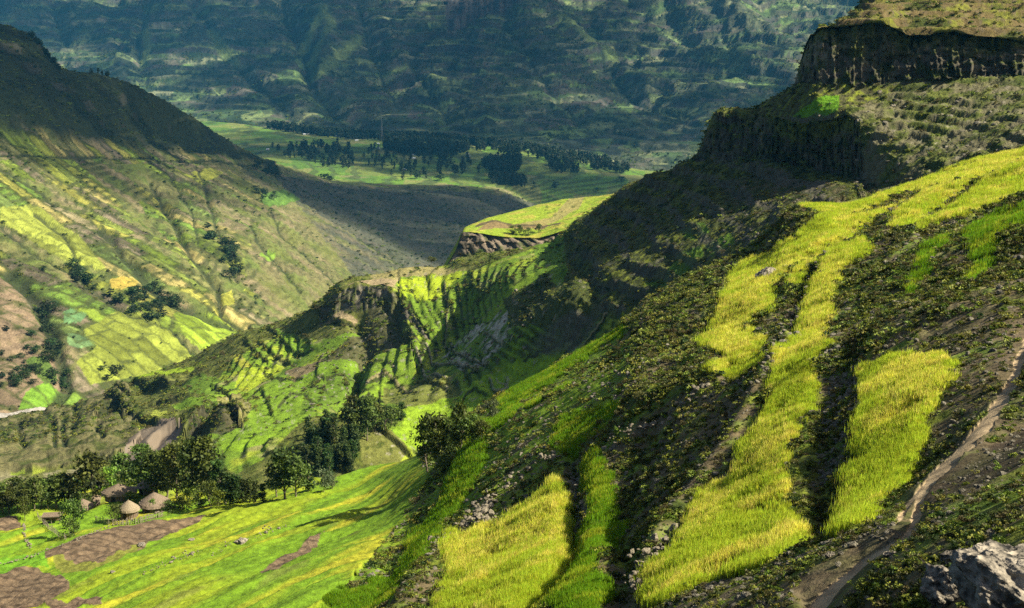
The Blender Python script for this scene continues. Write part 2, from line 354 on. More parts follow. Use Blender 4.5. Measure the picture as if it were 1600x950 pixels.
PATH = [(1640,470),(1600,545),(1582,600),(1548,650),(1500,705),(1462,740),(1440,775),(1432,810),(1425,835),(1405,862),(1350,890),(1310,925),(1270,965)]
PATH2 = [(1470,735),(1440,760),(1420,790),(1408,815),(1398,832)]
w = np.interp(n.v, [540, 700, 760, 850, 950], [6.5, 9, 6.5, 8, 10]) * (1 + .7 * fbm(x, y, 1.6, 3, 4))
pd = n.line(PATH); pth = (pd < w) ; pth2 = n.line(PATH2) < 3.6
bare = sstep(50, 12, pd + 18 * fbm(x, y, 5, 3, 12)); n.paint(bare * (sstep(-.2, .2, med)), (.10, .075, .05), .8)
n.paint(n.poly([(1440,760),(1500,720),(1600,640),(1700,600),(1700,700),(1600,760),(1500,800),(1440,800)]), (.05, .036, .024), .85)
n.paint(n.poly([(1310,470),(1440,470),(1560,500),(1590,540),(1540,620),(1500,560),(1400,540),(1330,560)]) * sstep(-.1, .3, med + big), (.17, .13, .08), .8)
n.cls[pth | pth2] = 1
n.paint(pth | pth2, (.40, .30, .18)); n.paint((pth | pth2) * sstep(-.2, .3, fbm(x, y, .9, 4, 14)), (.22, .165, .10), .85)
n.dz = n.dz * (1 - .92 * np.exp(-(pd / 24) ** 2)) - .06 * np.exp(-(pd / w) ** 2)
rough_amp = np.where(pth | pth2, .05, rough_amp)
n.dz += np.clip(n.t, 0, 1) * rough_amp * (1.1 * rid + .8 * med + .5 * fbm(x, y, .8, 3, 61)) * np.clip(n.d / 90, .35, 1.6)
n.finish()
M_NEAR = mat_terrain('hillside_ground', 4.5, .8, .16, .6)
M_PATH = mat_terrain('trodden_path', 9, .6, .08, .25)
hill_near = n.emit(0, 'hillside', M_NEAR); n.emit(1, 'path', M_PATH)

# ================================================================== 2. far side of the ravine, spur and mesa
MID = [
 [(-300,900,390),(0,860,400),(200,840,410),(400,820,410),(520,790,420),(640,750,440),(700,720,450),(800,655,450),(900,610,430),(1000,520,400),(1100,470,370),(1250,380,330),(1400,340,300),(1600,270,282),(1900,180,280)],
 [(-300,725,560),(0,705,620),(130,690,600),(240,692,540),(300,690,510),(400,690,480),(500,700,450),(600,655,470),(700,610,490),(800,590,470),(900,550,450),(1000,490,425),(1100,430,400),(1250,350,360),(1400,320,328),(1600,252,315),(1900,150,310)],
 [(-300,685,800),(0,677,800),(100,660,780),(200,632,770),(300,605,700),(400,590,645),(500,590,600),(600,590,565),(668,568,550),(700,560,545),(800,520,485),(900,480,455),(1000,410,452),(1083,345,455),(1197,312,430),(1308,294,400),(1352,310,365),(1420,300,342),(1500,275,328),(1600,246,320),(1900,140,318)],
 [(-300,672,830),(0,669,860),(100,650,840),(180,618,830),(300,580,780),(370,550,750),(440,530,725),(500,505,695),(530,488,690),(600,485,670),(625,500,645),(668,535,588),(720,505,590),(800,460,530),(900,430,495),(1000,350,510),(1083,290,500),(1197,285,450),(1308,284,415),(1352,306,378),(1420,296,350),(1500,268,335),(1600,240,326),(1900,135,325)],
 [(-300,670,845),(0,667,880),(100,646,860),(180,613,860),(300,574,830),(370,542,795),(440,518,765),(500,475,715),(530,450,705),(560,442,705),(600,446,690),(614,448,680),(632,484,655),(668,520,600),(720,475,620),(800,430,565),(900,400,525),(1000,320,528),(1083,262,512),(1197,262,462),(1308,278,425),(1352,302,390),(1420,292,360),(1500,264,340),(1600,236,331),(1900,133,330)],
 [(-300,667,860),(0,664,900),(100,640,890),(180,608,890),(300,559,880),(370,521,850),(440,503,830),(480,489,810),(505,466,790),(530,440,770),(560,434,770),(620,426,760),(700,416,740),(715,404,740),(740,400,735),(800,392,720),(860,384,700),(900,345,600),(960,308,570),(1000,284,545),(1083,250,520),(1197,256,470),(1308,274,430),(1352,298,395),(1420,286,365),(1500,258,345),(1600,230,335),(1900,130,333)],
 [(-300,690,980),(0,687,1020),(300,579,1000),(505,486,920),(560,454,900),(715,424,850),(860,404,800),(960,325,650),(1040,290,590),(1083,262,560),(1095,225,540),(1116,173,525),(1150,168,515),(1190,180,482),(1250,194,446),(1320,182,424),(1400,225,395),(1430,235,385),(1500,230,370),(1600,205,350),(1900,110,348)],
 [(-300,700,1100),(0,697,1150),(300,609,1130),(505,516,1020),(715,454,950),(960,350,740),(1083,290,640),(1116,200,600),(1180,168,520),(1215,150,495),(1249,132,472),(1275,134,448),(1363,136,440),(1418,125,436),(1500,122,430),(1600,118,424),(1900,112,420)],
 [(-300,730,1200),(0,727,1250),(505,546,1120),(960,380,800),(1116,240,660),(1180,200,580),(1240,140,520),(1252,95,478),(1262,62,474),(1284,43,456),(1381,38,444),(1418,53,438),(1492,47,433),(1600,64,426),(1900,58,422)],
 [(-300,760,1300),(0,757,1350),(505,576,1220),(960,410,860),(1116,280,700),(1220,200,600),(1262,110,540),(1284,56,520),(1310,32,505),(1365,2,500),(1450,0,495),(1600,2,480),(1900,-10,475)],
 [(-300,790,1350),(0,787,1400),(505,606,1300),(960,440,900),(1220,240,660),(1300,80,580),(1365,-30,530),(1600,-60,520),(1900,-70,515)],
]
MID.append([(p[0], p[1] + 8, p[2] * 1.35) for p in MID[-1]])
s = Sheet(MID, -600, 2300, 2.0, 1.7, smooth=9, hidden=(6, 10) if False else (10,))
x, y = s.x, s.y
seg = s.t
rockL = (seg > 3.0) & (seg < 4.0) & (s.u > 498) & (s.u < 672)                 # cliff of the near spur
rockM = (seg > 5.02) & (seg < 6) & (s.u > 1080) & (s.u < 1345)                  # middle cliff of the mesa
rockU = (seg > 7.0) & (seg < 8.0) & (s.u > 1235)                                # upper columnar cliff
topU = (seg > 8.0)
big = fbm(x, y, 45, 4, 121); med = fbm(x, y, 10, 4, 122); sml = fbm(x, y, 3.2, 4, 123); rid = fbm(x, y, 16, 4, 124, ridged=True)
s.dz += (3.4 * big + .7 * med) * sstep(.2, 1.2, seg) * np.where(s.u > 1050, .5, 1)
def gully(line, h, w, c=None, cw=None, reach=70, sh=None):
    sh = sh or s; d = sh.line(line, reach); sh.dz += h * np.exp(-(d / w) ** 2)
    if c: sh.paint(sstep(cw or w, (cw or w) * .5, d), c)
    return d
# --- base colours
s.paint(np.ones(s.shape), OLIVE); s.paint(sstep(-.2, .25, med + .5 * sml), SCRUB, .75); s.paint(sstep(.1, .45, sml + .4 * big), MOSS, .7)
# terraced green country in the middle
TERR = [(560,640),(480,650),(430,700),(370,740),(300,700),(300,640),(330,600),(370,560),(440,520),(520,530),(560,510),(600,500),(640,470),(600,440),(620,425),(700,415),(740,420),(830,390),(880,420),(830,470),(860,500),(880,530),(970,480),(990,520),(900,600),(760,660),(700,720),(640,760),(560,700)]
tm = s.poly(TERR)
zz = s.z + .35 * s.dz + 2.2 * fbm(x, y, 85, 3, 131) + .5 * fbm(x, y, 7, 2, 132) + .05 * x
tz, tr = terr(zz, 3.1, 1, .3); s.dz += np.where(tm, .55 * tz * sstep(-.35, .1, fbm(x, y, 60, 2, 139)), 0) * sstep(.6, 1, seg)
fld = fbm(x, y, 34, 3, 133)
s.paint(tm, (.12, .20, .018)); s.paint(tm * sstep(-.1, .2, fld), (.17, .27, .018)); s.paint(tm * sstep(.12, .35, fbm(x, y, 24, 3, 134)), (.27, .33, .03)); s.paint(tm * sstep(.2, .45, fbm(x, y, 20, 4, 135)), TAN, .6)
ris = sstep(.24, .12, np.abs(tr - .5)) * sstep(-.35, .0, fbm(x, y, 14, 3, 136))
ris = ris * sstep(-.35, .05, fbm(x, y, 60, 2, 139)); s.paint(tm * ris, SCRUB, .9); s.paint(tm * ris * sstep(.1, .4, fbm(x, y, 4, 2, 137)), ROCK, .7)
s.paint(tm * sstep(.2, .38, fbm(x, y, 8, 5, 138, .65)), SCRUB, .85)
# smooth bright strips
for p, c in (([(640,650),(700,625),(760,590),(830,560),(880,540),(960,520),(985,500),(985,520),(900,575),(820,600),(760,640),(700,690),(640,700),(600,690)], (.20, .33, .02)),
             ([(620,470),(640,440),(665,430),(730,420),(700,440),(665,465),(640,475),(628,468)], (.30, .40, .02)),
             ([(370,600),(380,582),(420,575),(455,555),(420,585),(380,602)], (.33, .36, .03)),
             ([(440,640),(470,600),(520,570),(545,560),(530,600),(480,650),(420,690),(350,710),(345,690),(390,670)], (.18, .30, .018)),
             ([(540,445),(600,430),(640,425),(615,445),(580,450)], TAN), ([(505,480),(530,488),(560,492),(555,500),(510,500)], TAN),
             ([(0,735),(0,722),(50,710),(90,708),(70,728),(20,745)], (.22, .30, .03)), ([(50,742),(55,716),(90,712),(88,728)], (.30, .36, .04)),
             ([(185,650),(195,655),(230,690),(215,665)], (.33, .36, .05)), ([(240,640),(262,640),(250,660),(232,655)], (.30, .34, .05)),
             ([(215,585),(290,575),(320,562),(300,580),(250,592),(210,598)], (.24, .34, .02)),
             ([(270,630),(300,620),(318,625),(300,645),(280,645)], (.16, .27, .02)), ([(280,600),(310,585),(345,590),(330,620),(300,615)], (.12, .20, .02))):
    q = s.poly(p); s.paint(q, c); s.paint(q * sstep(0, .4, fbm(x, y, 8, 3, 141)), np.array(c) * .75, .6)
# pale quarried terraces
q = s.poly([(690,545),(720,520),(760,500),(800,480),(840,468),(845,480),(800,505),(800,530),(760,570),(720,575),(700,565)])
s.paint(q * sstep(-.1, .2, med + .6 * sml), (.44, .40, .34)); s.paint(q * sstep(.15, .4, sml), SCRUB)
# spurs with scrub at the lower left
q = s.poly([(-300,700),(0,665),(100,630),(170,600),(200,600),(220,690),(180,720),(-300,780)])
s.paint(q, (.14, .13, .055)); s.paint(q * sstep(-.1, .25, med), SCRUB, .85); s.dz += np.where(q, 4.5 * fbm(x, y, 28, 4, 151, ridged=True), 0)
s.paint(s.poly([(-300,760),(0,738),(40,745),(90,735),(130,730),(130,770),(-300,800)]) * sstep(-.1, .1, med), (.24, .22, .12))
# dry river bed
RB = [(288,660),(265,665),(232,675),(205,690),(190,715),(195,730),(240,725),(265,690),(285,675)]
rb = s.poly(RB); s.paint(rb, (.16, .13, .105)); s.paint(rb * sstep(0, .4, sml), (.22, .18, .15), .7); s.cls[rb] = 1
# shadowed heath between spur and mesa
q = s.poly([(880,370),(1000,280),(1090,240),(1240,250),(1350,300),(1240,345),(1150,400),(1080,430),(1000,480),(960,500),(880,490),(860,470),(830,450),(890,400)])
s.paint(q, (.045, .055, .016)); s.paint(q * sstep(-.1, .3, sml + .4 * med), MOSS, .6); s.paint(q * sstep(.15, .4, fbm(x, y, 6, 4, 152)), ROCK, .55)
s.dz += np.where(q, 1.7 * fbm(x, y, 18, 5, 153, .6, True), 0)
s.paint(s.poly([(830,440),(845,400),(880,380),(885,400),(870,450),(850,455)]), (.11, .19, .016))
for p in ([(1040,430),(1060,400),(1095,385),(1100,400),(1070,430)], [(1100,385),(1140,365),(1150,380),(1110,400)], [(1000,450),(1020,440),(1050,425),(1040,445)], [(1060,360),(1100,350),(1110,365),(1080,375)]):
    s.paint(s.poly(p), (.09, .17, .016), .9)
s.paint(s.poly([(1120,300),(1200,270),(1320,300),(1330,320),(1230,330),(1150,320)]) * sstep(-.1, .2, sml), (.09, .07, .045), .8)
# rock steps inside the heath
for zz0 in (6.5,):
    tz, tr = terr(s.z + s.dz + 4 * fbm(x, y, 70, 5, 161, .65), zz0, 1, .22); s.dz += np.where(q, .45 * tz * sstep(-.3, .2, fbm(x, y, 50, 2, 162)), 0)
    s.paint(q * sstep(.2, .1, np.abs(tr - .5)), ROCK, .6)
# mesa shelf, lit rubble, top
shelf = (seg > 6) & (seg < 7) & (s.u > 1100)
s.paint(shelf, (.075, .075, .03)); s.paint(shelf * sstep(-.1, .3, sml), MOSS)
s.paint(s.poly([(1238,184),(1262,165),(1290,150),(1312,150),(1310,170),(1285,184)]), (.12, .27, .012))
lit = s.poly([(1440,128),(1700,112),(1700,230),(1600,232),(1500,262),(1420,290),(1345,308),(1320,280),(1305,230),(1320,175),(1380,150)])
s.paint(lit, (.13, .12, .065)); s.paint(lit * sstep(-.15, .2, med + .5 * sml), (.11, .13, .025)); s.paint(lit * sstep(.2, .45, sml), ROCKL, .5); s.paint(lit * sstep(.15, .35, fbm(x, y, 12, 4, 168)), SCRUB, .8)
tz, tr = terr(s.z + s.dz + 3.5 * fbm(x, y, 50, 5, 163, .65), 2.9, 1, .3)
s.dz += np.where(lit, .75 * tz * sstep(-.3, .2, fbm(x, y, 30, 2, 166)) + .8 * fbm(x, y, 4, 4, 164, .75, True) + .8 * fbm(x + y, y - x, 15, 4, 167, .7, True), 0)
s.paint(lit * sstep(.2, .1, np.abs(tr - .5)) * sstep(-.1, .2, med), SCRUB, .8)
tu = topU & (s.u > 1240); s.paint(tu, (.12, .09, .035)); s.paint(tu * sstep(-.1, .25, med + .5 * sml), (.15, .16, .02)); s.paint(tu * sstep(.1, .3, sml), SOIL); s.paint(tu * sstep(.2, .4, fbm(x, y, 14, 3, 169)), SCRUB, .9)
tz, tr = terr(s.z + s.dz + 1.0 * fbm(x, y, 30, 3, 165), 3.0, 1, .3); s.dz += np.where(topU & (s.u > 1240), .8 * tz, 0)
# cliffs: columns pushed in and out along the face
for mask, wcol, amp, hang in ((rockU, 2.2, 4.2, .34), (rockM, 2.8, 4.2, .2), (rockL, 2.8, 3.4, .15)):
    rw = np.argmax(mask.any(1)) + 3; arc = np.concatenate([[0], np.cumsum(np.hypot(np.diff(s.x[rw]), np.diff(s.y[rw])))]); h = np.broadcast_to(arc, s.shape)
    hb = h / (wcol * .8) + 1.3 * noise2(h * .16, s.z * .05, 170) + .3 * noise2(h * .5, s.z * .3, 169); ci = np.floor(hb); zi = np.floor(s.z / 3.6 + 3 * hash01(ci, ci * 0, 172)); fr_ = np.abs(hb - ci - .5) * 2
    colm = 1.0 * hash01(ci, zi, 171) + .4 * hash01(ci, ci * 0 + 3, 173) - .4 * fr_ ** 4 + .35 * fbm(h, s.z, 2.2, 3, 175) + 1.0 * fbm(h, s.z * .25, wcol * 6, 3, 174) - .4
    fq = (seg - np.floor(seg)) * 3.2 + .9 * fbm(h, s.z * .5, 9, 4, 182); stp_ = np.floor(fq); colm = colm + .55 * stp_ * (wcol < 2.7)
    f = 1 + np.where(mask, amp * colm, 0) / s.d
    s.x = s.x * f; s.y = s.y * f
    s.paint(mask, (.05, .046, .034)); s.paint(mask * sstep(-.2, .5, colm), (.12, .105, .075), .9); s.paint(mask * sstep(.45, 1.0, colm), (.22, .195, .145), .8)
    fr = seg - np.floor(seg)
    g = mask * sstep(1 - hang * 1.9, 1, fr + .5 * fbm(x, s.z, 9, 4, 178)); s.paint(g, (.13, .15, .018), .9)
    s.paint(mask * sstep(.22, .05, np.abs(fq - stp_)) * sstep(-.15, .2, fbm(h, s.z, 8, 3, 183)), (.12, .15, .02), .85)
    s.paint(mask * sstep(.12, .35, fbm(h, s.z, 5, 4, 179)), (.06, .08, .012), .8)
    s.paint(mask * sstep(.0, .2, fbm(h * .3, s.z, 3.2, 3, 180)) * sstep(.2, .6, np.abs(np.sin(s.z * .9 + 2 * noise2(h * .05, s.z * .1, 6)))), (.05, .07, .012), .5)

# ---- traced detail of the spur, bowl and benches
def c5(l): return [(312 + a_ * .41125, 344 + b_ * .41125) for a_, b_ in l]
for l, c in (([(420,560),(540,470),(620,400),(640,340),(700,300),(745,262),(772,330),(772,420),(840,470),(700,480),(620,520),(520,560),(440,590)], (.085, .085, .035)),
             ([(620,500),(700,470),(760,500),(820,540),(780,600),(680,620),(620,600)], (.16, .25, .02)), ([(780,300),(800,320),(840,420),(900,460),(940,440),(935,300),(870,310)], (.14, .23, .018)),
             ([(380,590),(450,545),(600,510),(620,560),(560,640),(440,720),(340,800),(80,855),(70,825),(200,780),(240,640),(300,610)], (.15, .25, .018)),
             ([(420,600),(600,540),(610,600),(500,680),(380,740),(400,660)], (.10, .17, .015)),
             ([(760,800),(790,700),(900,680),(1000,640),(1100,590),(1300,500),(1600,420),(1600,470),(1300,560),(1100,680),(1000,700),(900,760),(830,880),(780,870)], (.22, .34, .02)),
             ([(280,410),(330,430),(430,470),(420,500),(360,500),(310,460)], (.15, .26, .02)), ([(115,515),(150,510),(195,550),(160,565)], (.33, .34, .04)), ([(150,572),(200,560),(300,532),(360,520),(280,575),(200,615),(138,622)], (.30, .38, .025)),
             ([(745,240),(870,220),(1005,190),(945,250),(900,300),(850,312),(790,285)], (.33, .42, .02)), ([(625,212),(720,190),(880,180),(1020,175),(940,202),(740,228)], (.27, .24, .09)),
             ([(1150,300),(1280,240),(1400,180),(1500,300),(1450,400),(1300,420),(1180,400)], (.07, .085, .022)), ([(1260,95),(1380,60),(1400,200),(1370,260),(1330,240),(1270,120)], (.12, .21, .016)),
             ([(700,620),(860,560),(960,610),(1000,660),(800,710),(690,680)], (.15, .17, .035)), ([(600,830),(690,770),(790,870),(760,920),(620,930)], (.14, .15, .035)),
             ([(320,560),(420,540),(470,520),(440,570),(360,610)], (.19, .15, .08)), ([(60,680),(150,640),(200,700),(170,790),(100,800)], (.20, .19, .06))):
    q5 = s.poly(c5(l)); s.paint(q5, c); s.paint(q5 * sstep(.05, .4, fbm(x, y, 7, 4, 241)), np.array(c) * .7, .7); s.paint(q5 * sstep(.22, .36, fbm(x, y, 5, 5, 242, .65)), SCRUB, .85); s.paint(q5 * sstep(.3, .4, fbm(x, y, 3.5, 4, 243)), ROCKL, .6)
ledge(s, c5([(765,300),(775,420),(800,470),(700,500),(620,530),(612,640),(540,700)]), 7, 24, 4)
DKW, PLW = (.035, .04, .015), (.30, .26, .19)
for l, h5, wl, lp in (([(1025,190),(1030,240),(1075,275),(1112,235)], 2.5, DKW, None), ([(870,225),(873,290)], 1.5, DKW, None), ([(785,262),(830,312)], 2, DKW, None), ([(925,245),(938,340),(928,440)], 3.5, DKW, (.2, .17, .1)), ([(800,320),(812,360),(838,400),(872,442),(905,452)], 2.5, DKW, None),
        ([(855,315),(880,360),(908,392)], 2, DKW, None), ([(825,500),(840,540),(880,577),(932,602)], 2.2, DKW, PLW), ([(865,475),(880,512),(930,537),(990,552),(1052,562)], 2.6, DKW, PLW), ([(952,440),(950,472),(985,512),(1050,540),(1092,545)], 2.4, DKW, PLW),
        ([(1080,440),(1120,455),(1145,465)], 2, DKW, PLW), ([(1460,400),(1420,470),(1380,520),(1330,560),(1280,600)][::-1], 2.4, DKW, None), ([(1545,370),(1500,430),(1450,490)][::-1], 2.4, DKW, TAN), ([(1430,400),(1400,450),(1300,500),(1230,540)][::-1], 2, DKW, None),
        ([(685,630),(682,690),(745,722)], 3, DKW, None), ([(1100,612),(1118,648),(1150,655),(1170,640)], 1.6, DKW, PLW), ([(1125,605),(1135,628),(1160,632)], 1.4, None, PLW), ([(240,560),(300,602),(385,602)], 2.4, DKW, None), ([(452,540),(442,590),(470,600)], 2, DKW, None), ([(235,640),(252,680),(275,730)], 2.6, DKW, None),
        ([(690,800),(740,842),(800,892)], 5, DKW, None), ([(270,420),(320,462),(380,490),(432,482)], 4, DKW, None), ([(235,470),(290,512),(342,522)], 4, DKW, None), ([(180,470),(220,512),(262,532)], 4, DKW, None), ([(820,580),(870,600),(940,640)], 3, DKW, None), ([(620,560),(680,540),(740,560)], 2, DKW, None), ([(600,690),(640,650),(700,660)], 2.4, DKW, None),
        ([(640,620),(700,590),(760,600),(800,640)], 2, DKW, TAN), ([(1000,680),(1040,640),(1090,660)], 2, DKW, None), ([(430,330),(480,360),(540,390),(590,380)], 6, DKW, None), ([(380,640),(420,620),(480,640)], 2, DKW, None), ([(300,700),(360,660),(430,680)], 2, DKW, None), ([(480,600),(540,570),(600,580)], 2, DKW, None), ([(60,640),(110,655),(150,700),(170,760)], 5, DKW, None)):
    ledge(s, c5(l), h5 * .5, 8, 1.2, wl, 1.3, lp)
# lower left spurs: rocky ribs and dark clefts
def c7(l): return [(a_ * .25, 560 + b_ * .25) for a_, b_ in l]
for l, h5 in (([(560,190),(640,170),(740,200),(800,250)], 7), ([(770,140),(850,150),(950,180),(1060,180),(1110,150)], 7), ([(380,300),(430,250),(520,220),(600,200)], 8), ([(620,370),(700,290),(740,260),(760,330)], 9), ([(700,250),(780,330),(850,360),(960,400)], 6), ([(0,470),(100,430),(200,420),(300,400)], 6), ([(1170,460),(1250,360),(1330,320),(1440,330),(1480,380)], 13), ([(940,540),(1000,470),(1100,420)], 8), ([(980,280),(1060,260),(1110,240)], 5)):
    ledge(s, c7(l), h5 * .75, 12, 2.0, DKW, 2.4)
for l in ([(330,380),(335,450),(345,570)], [(400,380),(390,450),(400,560)], [(240,330),(320,400)], [(460,300),(480,400),(440,480)], [(120,450),(140,560)], [(600,430),(640,520)]):
    gully(c7(l), -2.6, 6, (.035, .045, .018), 4)
s.paint(s.poly(c7([(790,560),(880,450),(1000,410),(1110,390),(1090,440),(1000,500),(930,590),(900,640),(800,640)])), (.17, .135, .10)) 
# general steep rock
sr = slope_rock(s, 1.1) * (~(rockU | rockM | rockL)) * (seg > 1) * (seg < 9)
s.paint(sr * .8, ROCK); s.paint(sr * sstep(0, .4, sml), SCRUB, .6)
for l, h, w_ in (([(560,500),(575,540),(560,600),(520,650)], -5, 14), ([(505,700),(560,640),(620,600),(660,570),(740,480)], -5, 16),
                 ([(300,690),(330,650),(400,590),(470,540)], -3, 14), ([(890,400),(940,450),(900,520)], -3, 14)):
    gully(l, h, w_)
# the knoll faces with dark rock
for c, r, h in (((345,655), 26, 8), ((255,602), 14, 4), ((540,700), 26, 2)):
    e = ((s.u - c[0]) / r) ** 2 + ((s.v - c[1]) / (r * .55)) ** 2
    s.dz += h * np.exp(-e)
s.paint(s.poly([(295,668),(310,645),(345,640),(375,650),(372,672),(340,682),(305,680)]), (.055, .05, .03), .85)
flat = rb | rockU | rockM | rockL
s.dz += np.where(flat, .15, .5) * (1.1 * sml + .9 * fbm(x, y, 1.3, 3, 181)) * np.where(tm & ~flat, .3, 1) * sstep(.3, 1, seg)
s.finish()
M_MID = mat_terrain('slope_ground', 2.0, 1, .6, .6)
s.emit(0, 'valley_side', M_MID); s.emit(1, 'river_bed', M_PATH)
mid = s

# ---- the promontory tableland with its own cliff
PRO = [
 [(690,460,870),(760,455,860),(860,430,860),(1010,380,860)],
 [(690,440,872),(712,404,880),(760,402,878),(800,396,876),(850,388,876),(900,372,880),(1010,340,900)],
 [(690,428,890),(712,392,892),(722,362,890),(740,364,888),(790,372,886),(840,374,884),(870,364,884),(900,356,886),(1010,325,905)],
 [(690,420,900),(715,376,905),(724,358,910),(750,352,920),(800,348,925),(860,345,925),(920,335,930),(1010,310,935)],
 [(690,420,910),(715,385,925),(724,356,925),(760,341,945),(820,325,985),(880,311,1005),(925,307,1005),(955,304,998),(968,298,992),(983,292,985),(994,291,980),(1010,296,975)],
]
PRO.append([(p[0], p[1] + 8, p[2] + 40) for p in PRO[-1]]); PRO.append([(p[0], p[1] + 60, p[2] + 150) for p in PRO[-2]])
s = Sheet(PRO, 690, 1010, 1.7, 1.3, smooth=4)
x, y = s.x, s.y; med = fbm(x, y, 14, 4, 201); sml = fbm(x, y, 5, 3, 202)
s.paint(np.ones(s.shape), (.22, .30, .025)); s.paint(sstep(0, .3, med), (.32, .30, .05)); 
s.paint(s.poly([(800,352),(860,340),(880,320),(890,308),(915,306),(905,325),(880,340),(860,350)]), (.27, .22, .09), .8); s.paint(s.poly([(745,360),(760,348),(775,344),(790,350),(860,352),(850,358),(790,356)]), (.22, .16, .07))
s.paint(s.line([(745,352),(775,345),(800,352),(850,354),(875,350)]) < 1.6, (.10, .08, .04))
s.paint(sstep(.15, .4, sml) * (s.u > 850), SCRUB, .8)
rk = (s.t > 1.0) & (s.t < 2.05)
h = x * .8 + y * .5; cm = 1.2 * hash01(np.floor(h / 3 + noise2(h * .1, s.z * .1, 3)), np.floor(s.z / 4), 214) + .4 * fbm(h, s.z * .3, 3.4, 3, 211, .6, ridged=True) + .8 * fbm(h, s.z * .2, 14, 2, 212)
f = 1 + np.where(rk, 5.0 * cm, 0) / s.d; s.x *= f; s.y *= f
s.paint(rk, (.055, .048, .034)); s.paint(rk * sstep(.1, .6, cm + 1.2 * fbm(h, s.z, 3, 3, 215)), (.19, .15, .11)); s.paint(rk * sstep(.1, .35, fbm(h, s.z, 9, 3, 213)), SCRUB, .7)
low = s.t <= 1.0; s.paint(low, (.08, .11, .02)); s.paint(low * sstep(0, .3, sml), SCRUB)
s.dz += .6 * med + .25 * sml; s.finish()
s.emit(0, 'promontory', M_MID); pro = s

# ================================================================== 3. the far valley side (left hill)
HILL = [
 [(-300,690,925),(0,672,955),(60,655,995),(100,650,1040),(180,620,1095),(300,585,1195),(380,540,1340),(440,530,1440),(500,490,1640),(560,460,1840),(640,445,2040),(700,435,2190),(760,440,2390),(900,430,2690),(1050,410,2890)],
 [(-300,676,940),(0,655,985),(60,638,1020),(100,632,1060),(180,600,1120),(300,565,1220),(380,520,1370),(440,505,1480),(500,470,1680),(560,442,1880),(640,425,2080),(700,415,2230),(760,420,2430),(900,410,2730),(1050,395,2930)],
 [(-300,590,1020),(0,580,1060),(100,560,1110),(200,540,1180),(300,510,1300),(400,470,1500),(500,435,1780),(600,405,2100),(700,385,2380),(800,375,2600),(900,365,2800),(1050,355,2950)],
 [(-300,430,1180),(0,425,1240),(100,410,1320),(200,390,1450),(300,375,1600),(400,360,1820),(500,350,2150),(600,345,2480),(700,340,2700),(800,338,2850),(900,340,2950),(1050,340,3050)],
 [(-300,262,1420),(0,258,1500),(200,256,1850),(330,258,2180),(430,268,2560),(520,288,2820),(600,292,2940),(700,292,3040),(775,296,3120),(800,303,3130),(850,335,3180),(900,350,3240),(960,355,3300),(1050,365,3400)],
 [(-300,235,1480),(0,235,1560),(200,238,1900),(330,246,2250),(430,262,2600),(520,285,2850),(600,290,2960),(700,290,3060),(775,294,3140),(800,300,3150),(850,332,3200),(900,347,3260),(960,352,3320),(1050,362,3420)],
 [(-300,120,1750),(0,130,1760),(100,165,1850),(200,195,2080),(330,228,2440),(400,248,2650),(430,258,2680),(520,284,2880),(600,289,2980),(700,290,3080),(775,294,3160),(800,300,3170),(850,332,3220),(900,347,3280),(1050,362,3440)],
 [(-300,20,2050),(0,38,2050),(15,38,2055),(30,46,2060),(48,52,2070),(60,62,2075),(80,88,2090),(95,106,2110),(115,108,2125),(150,110,2150),(200,125,2200),(260,156,2300),(300,180,2400),(330,207,2500),(380,234,2650),(430,255,2750),(520,283,2920),(600,288,3000),(700,289,3100),(775,293,3180),(800,299,3190),(850,331,3240),(900,346,3300),(1050,361,3460)],
]
HILL.append([(p[0], p[1] + 14 - 8 * (p[0] > 430), p[2] + 130) for p in HILL[-1]]); HILL.append([(p[0], p[1] + 70 - 30 * (p[0] > 430), p[2] + 500) for p in HILL[-2]])
s = Sheet(HILL, -800, 1050, 1.9, 1.7, smooth=14, hidden=(0, 8))
x, y = s.x, s.y; seg = s.t
big = fbm(x, y, 260, 4, 301); med = fbm(x, y, 60, 4, 302); sml = fbm(x, y, 16, 4, 303)
s.dz += (12 * big + 2.5 * med) * sstep(0, 1.5, seg) * np.where((s.u > 430) & (seg > 3.7), .25, 1)
# fall lines and contours of this slope
A0 = np.array(world(177, 380, 1400)); A1 = np.array(world(382, 509, 1360)); ax = (A1 - A0)[:2]; ax /= np.hypot(*ax)
ca = x * ax[0] + y * ax[1]; cb = -x * ax[1] + y * ax[0]
s.dz += (4 * fbm(cb, ca * .22, 80, 4, 305, ridged=True)) * sstep(1, 2, seg) * (1 - sstep(3.7, 4.3, seg))
s.paint(np.ones(s.shape), (.155, .155, .055)); s.paint(sstep(-.2, .2, med + .4 * sml), (.12, .155, .035)); s.paint(sstep(.05, .4, fbm(cb, ca * .4, 40, 4, 306)), (.26, .20, .12), .8)
def patches(wb, wa, seed, prob):
    r = np.floor(cb / wb + .5 * fbm(x, y, 200, 2, seed)); off = hash01(r, r * 0 + 5, seed) * 7
    wl = wa * (.6 + hash01(r, r * 0 + 9, seed)); q = np.floor(ca / wl + off + .3 * fbm(x, y, 120, 2, seed + 4)); k = hash01(r, q, seed + 1)
    fa = (ca / wl + off + .3 * fbm(x, y, 120, 2, seed + 4)) - q; fb = (cb / wb + .5 * fbm(x, y, 200, 2, seed)) - r
    edge = np.minimum(np.minimum(fa, 1 - fa) * wl, np.minimum(fb, 1 - fb) * wb)
    return hash01(r, q, seed + 2), k < prob, edge
PAL = np.array([(.19, .26, .03), (.32, .31, .06), (.13, .21, .03), (.26, .22, .12), (.15, .21, .05), (.38, .32, .11), (.18, .18, .06), (.26, .29, .04), (.17, .14, .09), (.21, .26, .045)])
